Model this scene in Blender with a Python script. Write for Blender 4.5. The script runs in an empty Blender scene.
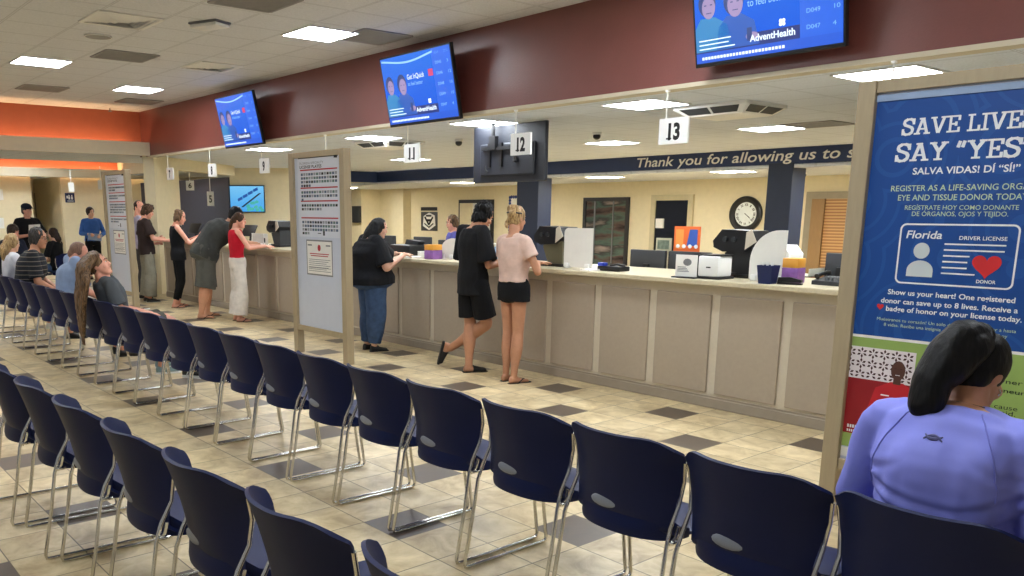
import bpy, bmesh, math, random
from mathutils import Vector, Matrix, Euler, noise
PI = math.pi
rnd = random.Random(7)
sc = bpy.context.scene
COL = sc.collection

# ------------------------------------------------------------------ materials
def lin(c):
    return tuple(((v/255.0)/12.92 if v/255.0 <= 0.04045 else ((v/255.0+0.055)/1.055)**2.4) for v in c) + (1.0,)

def nodes_of(name):
    m = bpy.data.materials.new(name); m.use_nodes = True
    nt = m.node_tree; b = nt.nodes['Principled BSDF']
    return m, nt, b

def mat(name, rgb, rough=0.6, metal=0.0, var=0.05, scale=9.0, bump=0.0, bscale=200.0, spec=0.5, stretch=(1,1,1), emit=0.0, coat=0.0):
    m, nt, b = nodes_of(name)
    L = nt.links; N = nt.nodes
    tc = N.new('ShaderNodeTexCoord'); mp = N.new('ShaderNodeMapping'); mp.inputs['Scale'].default_value = stretch
    L.new(tc.outputs['Object'], mp.inputs[0])
    nz = N.new('ShaderNodeTexNoise'); nz.inputs['Scale'].default_value = scale; nz.inputs['Detail'].default_value = 4
    L.new(mp.outputs[0], nz.inputs['Vector'])
    cr = N.new('ShaderNodeValToRGB'); c = lin(rgb)
    cr.color_ramp.elements[0].position = 0.3; cr.color_ramp.elements[1].position = 0.7
    cr.color_ramp.elements[0].color = tuple(max(0, v*(1-var)) for v in c[:3]) + (1,)
    cr.color_ramp.elements[1].color = tuple(min(1, v*(1+var)) for v in c[:3]) + (1,)
    L.new(nz.outputs['Fac'], cr.inputs[0]); L.new(cr.outputs[0], b.inputs['Base Color'])
    b.inputs['Roughness'].default_value = rough; b.inputs['Metallic'].default_value = metal
    b.inputs['Specular IOR Level'].default_value = spec; b.inputs['Coat Weight'].default_value = coat
    if emit:
        L.new(cr.outputs[0], b.inputs['Emission Color']); b.inputs['Emission Strength'].default_value = emit
    if bump:
        n2 = N.new('ShaderNodeTexNoise'); n2.inputs['Scale'].default_value = bscale; n2.inputs['Detail'].default_value = 3
        L.new(mp.outputs[0], n2.inputs['Vector'])
        bp = N.new('ShaderNodeBump'); bp.inputs['Strength'].default_value = bump; bp.inputs['Distance'].default_value = 0.01
        L.new(n2.outputs['Fac'], bp.inputs['Height']); L.new(bp.outputs[0], b.inputs['Normal'])
    return m

def glow(name, rgb, strength):
    m = mat(name, rgb, 0.5, var=0.02, emit=strength); return m

def math_node(nt, op, a, b=None, c=None):
    n = nt.nodes.new('ShaderNodeMath'); n.operation = op
    for i, v in enumerate((a, b, c)):
        if v is None: continue
        if isinstance(v, (int, float)): n.inputs[i].default_value = v
        else: nt.links.new(v, n.inputs[i])
    return n.outputs[0]

def floor_material():
    m, nt, b = nodes_of('stone_look_tile'); L = nt.links; N = nt.nodes
    tc = N.new('ShaderNodeTexCoord'); sp = N.new('ShaderNodeSeparateXYZ'); L.new(tc.outputs['Object'], sp.inputs[0])
    u = math_node(nt, 'DIVIDE', math_node(nt, 'ADD', sp.outputs[0], 3.35), 0.3105)
    v = math_node(nt, 'DIVIDE', math_node(nt, 'ADD', sp.outputs[1], -5.06), 0.3187)
    u = math_node(nt, 'ADD', u, 0.5); v = math_node(nt, 'ADD', v, 0.5)
    i = math_node(nt, 'FLOOR', u); j = math_node(nt, 'FLOOR', v)
    fu = math_node(nt, 'FRACT', u); fv = math_node(nt, 'FRACT', v)
    # grout: close to a cell border
    eu = math_node(nt, 'MINIMUM', fu, math_node(nt, 'SUBTRACT', 1.0, fu))
    ev = math_node(nt, 'MINIMUM', fv, math_node(nt, 'SUBTRACT', 1.0, fv))
    grout = math_node(nt, 'LESS_THAN', math_node(nt, 'MINIMUM', eu, ev), 0.0085)
    jm = math_node(nt, 'LESS_THAN', math_node(nt, 'FLOORED_MODULO', j, 2.0), 0.5)
    im = math_node(nt, 'LESS_THAN', math_node(nt, 'FLOORED_MODULO', math_node(nt, 'ADD', i, j), 4.0), 0.5)
    dark = math_node(nt, 'MULTIPLY', jm, im)
    cid = N.new('ShaderNodeCombineXYZ'); L.new(i, cid.inputs[0]); L.new(j, cid.inputs[1])
    wn = N.new('ShaderNodeTexWhiteNoise'); wn.noise_dimensions = '3D'; L.new(cid.outputs[0], wn.inputs['Vector'])
    off = N.new('ShaderNodeVectorMath'); off.operation = 'SCALE'; off.inputs['Scale'].default_value = 5.0
    L.new(wn.outputs['Color'], off.inputs[0])
    ad = N.new('ShaderNodeVectorMath'); ad.operation = 'ADD'; L.new(off.outputs[0], ad.inputs[0]); L.new(tc.outputs['Object'], ad.inputs[1])
    nz = N.new('ShaderNodeTexNoise'); nz.inputs['Scale'].default_value = 5.5; nz.inputs['Detail'].default_value = 7; nz.inputs['Roughness'].default_value = 0.62
    nz.inputs['Distortion'].default_value = 0.6
    L.new(ad.outputs[0], nz.inputs['Vector'])
    cr = N.new('ShaderNodeValToRGB'); e = cr.color_ramp.elements
    e[0].position = 0.30; e[0].color = lin((170, 145, 104)); e[1].position = 0.68; e[1].color = lin((226, 208, 170))
    k = cr.color_ramp.elements.new(0.5); k.color = lin((204, 184, 142))
    L.new(nz.outputs['Fac'], cr.inputs[0])
    hsv = N.new('ShaderNodeHueSaturation'); L.new(cr.outputs[0], hsv.inputs['Color'])
    L.new(math_node(nt, 'ADD', math_node(nt, 'MULTIPLY', wn.outputs['Value'], 0.2), 0.9), hsv.inputs['Value'])
    cd = N.new('ShaderNodeValToRGB'); e = cd.color_ramp.elements
    e[0].position = 0.3; e[0].color = lin((76, 65, 55)); e[1].position = 0.7; e[1].color = lin((104, 90, 76))
    L.new(nz.outputs['Fac'], cd.inputs[0])
    mx = N.new('ShaderNodeMix'); mx.data_type = 'RGBA'; L.new(dark, mx.inputs[0]); L.new(hsv.outputs[0], mx.inputs[6]); L.new(cd.outputs[0], mx.inputs[7])
    mg = N.new('ShaderNodeMix'); mg.data_type = 'RGBA'; L.new(grout, mg.inputs[0]); L.new(mx.outputs[2], mg.inputs[6]); mg.inputs[7].default_value = lin((96, 82, 66))
    L.new(mg.outputs[2], b.inputs['Base Color'])
    L.new(math_node(nt, 'ADD', math_node(nt, 'MULTIPLY', nz.outputs['Fac'], 0.2), 0.26), b.inputs['Roughness'])
    bp = N.new('ShaderNodeBump'); bp.inputs['Strength'].default_value = 0.25; bp.inputs['Distance'].default_value = 0.01
    L.new(math_node(nt, 'SUBTRACT', math_node(nt, 'MULTIPLY', nz.outputs['Fac'], 0.25), grout), bp.inputs['Height']); L.new(bp.outputs[0], b.inputs['Normal'])
    return m

def ceiling_material(name, rgb, x0, y0):
    m, nt, b = nodes_of(name); L = nt.links; N = nt.nodes
    tc = N.new('ShaderNodeTexCoord'); sp = N.new('ShaderNodeSeparateXYZ'); L.new(tc.outputs['Object'], sp.inputs[0])
    fu = math_node(nt, 'FRACT', math_node(nt, 'DIVIDE', math_node(nt, 'ADD', sp.outputs[0], -x0), 0.61))
    fv = math_node(nt, 'FRACT', math_node(nt, 'DIVIDE', math_node(nt, 'ADD', sp.outputs[1], -y0), 0.61))
    eu = math_node(nt, 'MINIMUM', fu, math_node(nt, 'SUBTRACT', 1.0, fu)); ev = math_node(nt, 'MINIMUM', fv, math_node(nt, 'SUBTRACT', 1.0, fv))
    d = math_node(nt, 'MINIMUM', eu, ev)
    line = math_node(nt, 'MULTIPLY', math_node(nt, 'LESS_THAN', d, 0.024), math_node(nt, 'GREATER_THAN', d, 0.010))
    nz = N.new('ShaderNodeTexNoise'); nz.inputs['Scale'].default_value = 60; nz.inputs['Detail'].default_value = 5; L.new(tc.outputs['Object'], nz.inputs['Vector'])
    c = lin(rgb); cr = N.new('ShaderNodeValToRGB'); e = cr.color_ramp.elements
    e[0].position = 0.35; e[0].color = tuple(v*0.9 for v in c[:3]) + (1,); e[1].position = 0.6; e[1].color = c
    L.new(nz.outputs['Fac'], cr.inputs[0])
    mx = N.new('ShaderNodeMix'); mx.data_type = 'RGBA'; L.new(line, mx.inputs[0]); L.new(cr.outputs[0], mx.inputs[6])
    mx.inputs[7].default_value = tuple(v*0.68 for v in c[:3]) + (1,)
    L.new(mx.outputs[2], b.inputs['Base Color']); b.inputs['Roughness'].default_value = 0.9
    bp = N.new('ShaderNodeBump'); bp.inputs['Strength'].default_value = 0.3; bp.inputs['Distance'].default_value = 0.004
    L.new(nz.outputs['Fac'], bp.inputs['Height']); L.new(bp.outputs[0], b.inputs['Normal'])
    return m

M = {}
M['floor'] = floor_material()
M['ceil_hi'] = ceiling_material('acoustic_tile_upper', (226, 228, 232), -7.63, 2.83)
M['ceil_lo'] = ceiling_material('acoustic_tile_lower', (218, 224, 234), -2.73, 6.52)
M['maroon'] = mat('maroon_paint', (120, 66, 60), 0.34, var=0.06, scale=3, bump=0.22, bscale=70, spec=0.7)
M['orange'] = mat('terracotta_paint', (160, 86, 60), 0.6, var=0.05, bump=0.1)
M['cream'] = mat('cream_wall_paint', (232, 220, 186), 0.8, var=0.03, bump=0.1, bscale=120)
M['ledge'] = mat('pale_plaster', (205, 194, 170), 0.8, var=0.03)
M['navy'] = mat('navy_wall_paint', (44, 46, 60), 0.6, var=0.05)
M['taupe'] = mat('taupe_laminate', (168, 154, 136), 0.45, var=0.03, scale=30)
M['taupe_l'] = mat('taupe_laminate_stile', (200, 190, 170), 0.45, var=0.03, scale=30)
M['ctop'] = mat('countertop_laminate', (200, 188, 158), 0.35, var=0.06, scale=60)
M['base'] = mat('vinyl_cove_base', (150, 138, 122), 0.5)
M['shell'] = mat('navy_polypropylene', (6, 21, 66), 0.5, var=0.05, bump=0.05, bscale=500, spec=0.28)
M['badge'] = mat('grey_inset_plastic', (132, 138, 152), 0.4)
M['chrome'] = mat('chrome_tube', (215, 213, 208), 0.16, 1.0, var=0.02)
M['tan'] = mat('tan_board_frame', (172, 156, 126), 0.5, var=0.05, scale=6, stretch=(8, 8, 1))
M['panel'] = mat('pale_board_panel', (205, 212, 226), 0.4, var=0.02)
M['white'] = mat('white_plastic', (236, 236, 232), 0.4, var=0.02)
M['paper'] = mat('white_paper', (240, 238, 232), 0.8, var=0.02)
M['black'] = mat('black_plastic', (18, 18, 20), 0.4, var=0.08)
M['dark'] = mat('charcoal_plastic', (44, 46, 50), 0.5, var=0.08)
M['grey'] = mat('grey_metal', (130, 132, 134), 0.45, 0.4)
M['ink'] = mat('black_ink', (14, 14, 16), 0.6, var=0.02)
M['red'] = mat('red_ink', (180, 30, 44), 0.6)
M['troffer'] = glow('lit_diffuser', (240, 247, 255), 15.0)
M['troffer_office'] = glow('lit_office_diffuser', (255, 252, 244), 30.0)
M['vent'] = mat('grey_grille', (150, 149, 150), 0.6)
M['glassdark'] = mat('dark_window_glass', (20, 24, 34), 0.08, var=0.2, scale=2)

# ------------------------------------------------------------------ mesh builder
def frame_of(d, up=None):
    d = Vector(d).normalized()
    a = Vector(up) if up is not None else (Vector((0, 0, 1)) if abs(d.z) < 0.95 else Vector((0, 1, 0)))
    x = a.cross(d)
    if x.length < 1e-6: x = Vector((1, 0, 0)).cross(d)
    x.normalize(); y = d.cross(x).normalized()
    return x, y, d

class MB:
    def __init__(self):
        self.v = []; self.f = []; self.mi = []; self.m = 0
    def add(self, vs, fs, xf=None):
        o = len(self.v)
        for p in vs:
            p = Vector(p); self.v.append(xf @ p if xf is not None else p)
        for f in fs:
            self.f.append([i+o for i in f]); self.mi.append(self.m)
        return self
    def box(self, x0, x1, y0, y1, z0, z1, b=0.0, xf=None):
        bm = bmesh.new(); bmesh.ops.create_cube(bm, size=1)
        for v in bm.verts:
            v.co = Vector(((x0+x1)/2+v.co.x*(x1-x0), (y0+y1)/2+v.co.y*(y1-y0), (z0+z1)/2+v.co.z*(z1-z0)))
        if b > 0: bmesh.ops.bevel(bm, geom=bm.edges[:], offset=b, segments=2, affect='EDGES', profile=0.5)
        bm.verts.index_update()
        self.add([v.co.copy() for v in bm.verts], [[v.index for v in f.verts] for f in bm.faces], xf); bm.free(); return self
    def loft(self, rings, caps=True, closed=True):
        n = len(rings[0]); vs = [p for r in rings for p in r]; fs = []
        for k in range(len(rings)-1):
            for i in range(n if closed else n-1):
                j = (i+1) % n; fs.append([k*n+i, k*n+j, (k+1)*n+j, (k+1)*n+i])
        if caps: fs.append(list(range(n))[::-1]); fs.append([(len(rings)-1)*n+i for i in range(n)])
        return self.add(vs, fs)
    def tube(self, pts, r, n=10, caps=True, flat=None):
        pts = [Vector(p) for p in pts]; rs = r if isinstance(r, (list, tuple)) else [r]*len(pts)
        rings = []; px = None
        for k, p in enumerate(pts):
            d = (pts[min(k+1, len(pts)-1)] - pts[max(k-1, 0)])
            if d.length < 1e-9: d = Vector((0, 0, 1))
            d.normalize()
            if px is None: x, y, _ = frame_of(d)
            else:
                x = px - d*px.dot(d)
                if x.length < 1e-6: x, y, _ = frame_of(d)
                x.normalize(); y = d.cross(x)
            px = x
            fx, fy = flat if flat else (1, 1)
            rings.append([p + x*math.cos(2*PI*i/n)*rs[k]*fx + y*math.sin(2*PI*i/n)*rs[k]*fy for i in range(n)])
        return self.loft(rings, caps)
    def limb(self, pts, rs, n=14, flat_end=(False, False)):
        """rounded tapering limb along a polyline (ends are domed unless flat_end)"""
        P, R = spline(pts, rs, 5)
        if not flat_end[0]:
            d = (P[0]-P[1]).normalized(); P = [P[0]+d*R[0]*0.95, P[0]+d*R[0]*0.7] + P; R = [R[0]*0.25, R[0]*0.72] + R
        if not flat_end[1]:
            d = (P[-1]-P[-2]).normalized(); q = P[-1]; r = R[-1]; P = P + [q+d*r*0.7, q+d*r*0.95]; R = R + [r*0.72, r*0.25]
        return self.tube(P, R, n)
    def ell(self, c, r, n=18, m=12, xf=None):
        vs = []; fs = []
        vs.append(Vector((c[0], c[1], c[2]-r[2])))
        for k in range(1, m):
            t = -PI/2+PI*k/m
            for i in range(n):
                a = 2*PI*i/n; vs.append(Vector((c[0]+r[0]*math.cos(t)*math.cos(a), c[1]+r[1]*math.cos(t)*math.sin(a), c[2]+r[2]*math.sin(t))))
        vs.append(Vector((c[0], c[1], c[2]+r[2])))
        for i in range(n):
            j = (i+1) % n; fs.append([0, 1+j, 1+i])
            for k in range(m-2): fs.append([1+k*n+i, 1+k*n+j, 1+(k+1)*n+j, 1+(k+1)*n+i])
            fs.append([1+(m-2)*n+i, 1+(m-2)*n+j, len(vs)-1])
        return self.add(vs, fs, xf)
    def prism(self, poly, axis, a, b):
        """extrude a 2D polygon; axis 'y': poly is (x,z); 'x': (y,z); 'z': (x,y)"""
        def P(p, t):
            return {'y': (p[0], t, p[1]), 'x': (t, p[0], p[1]), 'z': (p[0], p[1], t)}[axis]
        n = len(poly)
        vs = [P(p, a) for p in poly] + [P(p, b) for p in poly]
        fs = [list(range(n)), list(range(n, 2*n))[::-1]] + [[i, i+n, (i+1) % n+n, (i+1) % n] for i in range(n)]
        return self.add(vs, fs)
    def quad(self, a, b, c, d): return self.add([a, b, c, d], [[0, 1, 2, 3]])
    def mesh(self, name, mats, smooth=True, angle=40, normals=True):
        me = bpy.data.meshes.new(name)
        me.from_pydata([tuple(p) for p in self.v], [], self.f)
        for m in mats: me.materials.append(m)
        if len(mats) > 1: me.polygons.foreach_set('material_index', self.mi)
        if normals:
            bm = bmesh.new(); bm.from_mesh(me); bmesh.ops.recalc_face_normals(bm, faces=bm.faces); bm.to_mesh(me); bm.free()
        if smooth:
            me.polygons.foreach_set('use_smooth', [True]*len(me.polygons)); me.set_sharp_from_angle(angle=math.radians(angle))
        me.update(); return me
    def build(self, name, mats, parent=None, smooth=True, angle=40):
        mats = mats if isinstance(mats, (list, tuple)) else [mats]
        return link(name, self.mesh(name, mats, smooth, angle), parent)

def spline(pts, rs, sub):
    pts = [Vector(p) for p in pts]; n = len(pts)
    if n < 3:
        P = []; R = []
        for k in range(sub+1):
            t = k/sub; P.append(pts[0].lerp(pts[-1], t)); R.append(rs[0]*(1-t)+rs[-1]*t)
        return P, R
    P = []; R = []
    for k in range(n-1):
        p0 = pts[max(k-1, 0)]; p1 = pts[k]; p2 = pts[k+1]; p3 = pts[min(k+2, n-1)]
        for s in range(sub):
            t = s/sub; t2 = t*t; t3 = t2*t
            c = 0.5*((2*p1)+(p2-p0)*t+(2*p0-5*p1+4*p2-p3)*t2+(3*p1-p0-3*p2+p3)*t3)
            q = p1.lerp(p2, t); P.append(q.lerp(c, 0.7)); R.append(rs[k]*(1-t)+rs[k+1]*t)
    P.append(pts[-1]); R.append(rs[-1]); return P, R

def link(name, data, parent=None):
    o = bpy.data.objects.new(name, data); COL.objects.link(o)
    if parent is not None: o.parent = parent
    return o
def tag(o, label=None, cat=None, group=None, kind=None):
    if label: o['label'] = label
    if cat: o['category'] = cat
    if group: o['group'] = group
    if kind: o['kind'] = kind
    return o
def thing(name, label, cat, loc=(0, 0, 0), rz=0.0, group=None):
    o = link(name, None); o.location = loc; o.rotation_euler = (0, 0, rz)
    return tag(o, label, cat, group)
def struct(name, mb, m, smooth=False):
    return tag(mb.build(name, m, None, smooth), kind='structure')
def copy_tree(o, parent=None):
    c = o.copy(); COL.objects.link(c); c.parent = parent
    for ch in list(o.children): copy_tree(ch, c)
    return c

def remeshed(mb, name, mats, voxel, smooth=4, ripple=0.0, rfreq=9.0, seed=0, rdir=None):
    """one continuous skin over everything in mb"""
    me = mb.mesh(name+'_src', [], smooth=False)
    o = bpy.data.objects.new('tmp', me); COL.objects.link(o)
    r = o.modifiers.new('r', 'REMESH'); r.mode = 'VOXEL'; r.voxel_size = voxel
    if smooth:
        s = o.modifiers.new('s', 'SMOOTH'); s.factor = 0.5; s.iterations = smooth
    dg = bpy.context.evaluated_depsgraph_get(); ev = o.evaluated_get(dg)
    out = bpy.data.meshes.new_from_object(ev, depsgraph=dg)
    bpy.data.objects.remove(o); bpy.data.meshes.remove(me)
    out.name = name
    out.materials.clear()
    for m in (mats if isinstance(mats, (list, tuple)) else [mats]): out.materials.append(m)
    if ripple:
        nrm = [v.normal.copy() for v in out.vertices]
        k = rdir if rdir else (1, 1, 0.45)
        for v, n in zip(out.vertices, nrm):
            q = Vector((v.co.x*k[0]*rfreq+seed*3.1, v.co.y*k[1]*rfreq, v.co.z*k[2]*rfreq))
            h = noise.noise(q) + 0.5*noise.noise(q*2.3)
            v.co += n*h*ripple
    out.polygons.foreach_set('use_smooth', [True]*len(out.polygons)); out.update()
    return out

# ------------------------------------------------------------------ lettering
_fc = {}
def text_mesh(body, bold=0.0, shear=0.0, space=1.0, line=1.0, align='LEFT', mono=False):
    cu = bpy.data.curves.new('t', 'FONT'); cu.body = body; cu.size = 1.0; cu.offset = bold; cu.shear = shear
    cu.space_character = space; cu.space_line = line; cu.align_x = align; cu.resolution_u = 3
    o = bpy.data.objects.new('t', cu); COL.objects.link(o)
    dg = bpy.context.evaluated_depsgraph_get(); ev = o.evaluated_get(dg)
    me = bpy.data.meshes.new_from_object(ev, depsgraph=dg)
    vs = [v.co.copy() for v in me.vertices]; fs = [list(p.vertices) for p in me.polygons]
    bpy.data.objects.remove(o); bpy.data.curves.remove(cu); bpy.data.meshes.remove(me)
    return vs, fs
def put_text(mb, body, origin, h, w=None, u=(1, 0, 0), v=(0, 0, 1), wx=1.0, upto=None, **k):
    """flat printed lettering: cap height h, width w (of `upto`, if given) starting at origin"""
    vs, fs = text_mesh(body, **k)
    if not vs: return mb
    caph = 0.73; s = h/caph; sx = s*wx
    if w:
        if upto:
            a, _ = text_mesh(upto, **k); ext = max(p.x for p in a)
        else: ext = max(p.x for p in vs)
        sx = w/ext
    U = Vector(u); V = Vector(v); O = Vector(origin)
    return mb.add([O+U*(p.x*sx)+V*(p.y*s) for p in vs], fs)
# ================================================================== THE ROOM
ZU, ZL = 3.44, 2.62           # upper and lower ceiling heights
struct('floor', MB().box(-46, 6, -6, 19, -0.06, 0), M['floor'])
struct('ceiling', MB().box(-16.62, 6, -6, 6.12, ZU, ZU+0.06), M['ceil_hi'])
struct('ceiling', MB().box(-16.1, 6, 6.22, 13.5, ZL, ZL+0.06), M['ceil_lo'])
struct('ceiling', MB().box(-19.2, -16.1, -6, 13.5, ZL+0.02, ZL+0.08).box(-46, -19.2, 9, 13.5, ZL+0.02, ZL+0.08), M['ceil_lo'])
struct('ceiling', MB().box(-46, 6, 13.5, 17.3, 2.30, 2.36), M['ceil_lo'])
struct('ceiling', MB().box(-26.5, -19.2, -6, 9, 3.1, 3.16), M['ceil_lo'])
struct('trim_4', MB().box(-19.24, -19.2, -6, 9, ZL+0.02, 3.1).box(-26.5, -19.2, 8.98, 9.02, ZL+0.02, 3.1), M['ledge'])
struct('wall_bulkhead', MB().box(-16.62, 6, 6.10, 6.22, ZL-0.005, ZU+0.05), M['maroon'])
struct('trim_1', MB().box(-16.1, 6, 6.085, 6.10, ZL-0.02, ZL+0.004).box(-16.1, 6, 6.085, 6.235, ZL-0.03, ZL-0.02), M['ledge'])
# cove at the far end of the waiting hall: terracotta wall above a lit ledge
struct('wall_left', MB().box(-16.62, -16.5, -6, 6.1, 2.66, ZU), M['orange'])
struct('trim_2', MB().box(-16.5, -16.1, -6, 6.1, 2.64, 2.70).box(-16.16, -16.08, -6, 6.1, 2.62, 2.86), M['ledge'])
cove = MB().box(-16.36, -16.28, -5.5, 5.9, 2.70, 2.73)
tag(cove.build('cove_light', glow('warm_cove_lamp', (255, 206, 150), 6.0)), 'long warm cove lamp behind the ledge below the terracotta wall', 'light')
# second cove farther into the left-hand hall
struct('wall_left', MB().box(-26.5, -26.4, -2, 12, 2.74, 3.3), M['orange'])
struct('trim_3', MB().box(-26.4, -26.0, -2, 12, 2.55, 2.60).box(-26.06, -25.98, -2, 12, 2.55, 2.79), M['ledge'])
tag(MB().box(-26.28, -26.2, -1.5, 11, 2.60, 2.63).build('cove_light', glow('warm_cove_lamp_far', (255, 206, 150), 9.0)), 'long warm cove lamp on the farther ledge above the sign wall', 'light')
struct('wall_far', MB().box(-27.1, -27, -2, 6.62, 0, 2.6).box(-27.1, -27, 7.45, 13, 0, 2.6), M['cream'])
struct('wall_far', MB().box(-30.1, -30, 4, 11, 0, 2.7).box(-30, -27.1, 7.44, 7.5, 0, 2.6).box(-30, -27.1, 6.5, 6.62, 0, 2.6), M['cream'])
# diagonal cream wall with a header over the service windows
def diag_box(mb, p, q, t, z0, z1):
    p = Vector((p[0], p[1], 0)); q = Vector((q[0], q[1], 0)); d = (q-p).normalized(); n = Vector((-d.y, d.x, 0))*t
    vs = [p, q, q+n, p+n]; vs = [Vector((a.x, a.y, z0)) for a in vs] + [Vector((a.x, a.y, z1)) for a in vs]
    return mb.add(vs, [[3, 2, 1, 0], [4, 5, 6, 7], [0, 1, 5, 4], [1, 2, 6, 5], [2, 3, 7, 6], [3, 0, 4, 7]])
struct('wall_corner', diag_box(diag_box(MB(), (-16.2, 6.2), (-16.95, 6.99), 0.22, 0, 2.64), (-16.95, 6.99), (-18.95, 9.2), 0.22, 2.42, 2.64), M['cream'])
struct('wall_navy', MB().box(-26, -19.95, 9.5, 9.6, 0, 2.42), M['navy'])
struct('wall_screen', diag_box(diag_box(MB(), (-19.93, 9.53), (-18.9, 10.81), 0.15, 0, 2.64), (-18.9, 10.81), (-18.42, 11.42), 0.15, 0, 2.64), M['cream'])
# back office
struct('wall_back', MB().box(-30, 6, 17, 17.15, 0, 2.6), M['cream'])
struct('wall_pilaster', MB().box(-22.9, -22.3, 16.7, 17, 0, 2.3), M['cream'])
struct('wall_corner', MB().box(-27.6, -24.0, 16.2, 17, 0, 2.3), M['cream'])
struct('wall_band', MB().box(-19.2, 6, 13.5, 13.68, 2.35, 2.625).box(-19.35, -19.2, 11.6, 13.68, 2.35, 2.625), mat('navy_band_paint', (34, 52, 96), 0.5))
struct('wall_column', MB().box(-13.78, -13.12, 13.48, 13.9, 0, 2.38, 0.01).box(-7.80, -7.36, 13.48, 13.9, 0, 2.38, 0.01), mat('navy_column_paint', (30, 42, 68), 0.5))
bl_ = thing('band_lettering', 'white slanted lettering Thank you for allowing us to serve on the navy band', 'lettering', (-10.55, 13.474, 2.418))
full = 'Thank you for allowing us to serve you'; vs0, _ = text_mesh('Thank you for allowing us to', shear=0.18); ext0 = max(p.x for p in vs0)
pre = ''
for wd in full.split(' '):
    t = MB(); x0 = 0.0
    if pre:
        v, _ = text_mesh(pre+'l', shear=0.0); x0 = (max(p.x for p in v)-0.11)*3.93/ext0
    v, _ = text_mesh(wd, shear=0.18); put_text(t, wd, (x0, 0, 0), 0.178, (max(p.x for p in v))*3.93/ext0, shear=0.18, bold=0.012)
    t.build('word', M['white'], bl_, False); pre += wd+' '

# ---- window, doors and boards of the back wall (plane y = 17)
def opening(name, x0, x1, z0, z1, frame, fill, fw=0.08, y=17.0):
    g = MB().box(x0-fw, x0, y-0.06, y, z0, z1+fw).box(x1, x1+fw, y-0.06, y, z0, z1+fw).box(x0, x1, y-0.06, y, z1, z1+fw)
    f = tag(g.build(name, frame, None, False), kind='structure')
    MB().box(x0, x1, y-0.03, y, z0, z1).build('pane', fill, f, False)
    return f
def reflect_glass():
    m, nt, b = nodes_of('window_glass_painted_reflection'); N = nt.nodes; L = nt.links  # coloured noise paints a blurred reflection into the glass colour
    tc = N.new('ShaderNodeTexCoord'); mp = N.new('ShaderNodeMapping'); mp.inputs['Scale'].default_value = (0.5, 1, 2.2); mp.inputs['Rotation'].default_value = (0, 0.5, 0)
    L.new(tc.outputs['Object'], mp.inputs[0])
    nz = N.new('ShaderNodeTexNoise'); nz.inputs['Scale'].default_value = 1.6; nz.inputs['Detail'].default_value = 5; L.new(mp.outputs[0], nz.inputs['Vector'])
    cr = N.new('ShaderNodeValToRGB'); e = cr.color_ramp.elements
    e[0].position = 0.3; e[0].color = lin((28, 26, 28)); e[1].position = 0.75; e[1].color = lin((176, 160, 150))
    for p, c in ((0.42, (92, 76, 72)), (0.5, (84, 104, 94)), (0.58, (66, 66, 66))):
        k = cr.color_ramp.elements.new(p); k.color = lin(c)
    L.new(nz.outputs['Fac'], cr.inputs[0]); L.new(cr.outputs[0], b.inputs['Base Color']); b.inputs['Roughness'].default_value = 0.12
    return m
def blind_material():
    m, nt, b = nodes_of('wood_slat_blind'); N = nt.nodes; L = nt.links
    tc = N.new('ShaderNodeTexCoord'); w = N.new('ShaderNodeTexWave'); w.bands_direction = 'Z'; w.inputs['Scale'].default_value = 5.2
    L.new(tc.outputs['Object'], w.inputs['Vector']); cr = N.new('ShaderNodeValToRGB')
    cr.color_ramp.elements[0].color = lin((146, 102, 56)); cr.color_ramp.elements[1].color = lin((206, 160, 104))
    L.new(w.outputs['Fac'], cr.inputs[0]); L.new(cr.outputs[0], b.inputs['Base Color']); b.inputs['Roughness'].default_value = 0.5
    return m
M['blackframe'] = mat('black_window_frame', (30, 30, 32), 0.5)
M['taupeframe'] = mat('taupe_door_frame', (150, 140, 118), 0.5)
w1 = opening('window_1', -14.78, -13.50, 0.2, 1.84, M['blackframe'], reflect_glass(), 0.09)
MB().box(-14.5, -14.47, 16.94, 16.97, 0.3, 1.84).box(-13.9, -13.88, 16.94, 16.97, 0.3, 1.84).build('mullion', M['grey'], w1, False)
w2 = opening('door_1', -12.62, -11.72, 0.05, 1.84, mat('cream_door_frame', (206, 194, 158), 0.5), M['glassdark'], 0.13)
MB().box(-12.58, -12.36, 16.93, 16.965, 1.20, 1.42).build('notice', M['paper'], w2, False)
w3 = opening('door_2', -8.78, -7.4, 0.05, 1.84, M['taupeframe'], blind_material(), 0.14)
MB().box(-8.78, -8.52, 16.92, 16.965, 0.05, 1.84).build('jamb_panel', mat('oak_jamb', (150, 116, 72), 0.5, stretch=(6, 6, 1)), w3, False)
w4 = opening('door_3', -19.72, -18.4, 0.05, 1.82, M['blackframe'], M['paper'], 0.1)
MB().box(-19.72, -19.2, 16.9, 16.965, 0.05, 1.82).build('door_leaf', M['cream'], w4, False)
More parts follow.
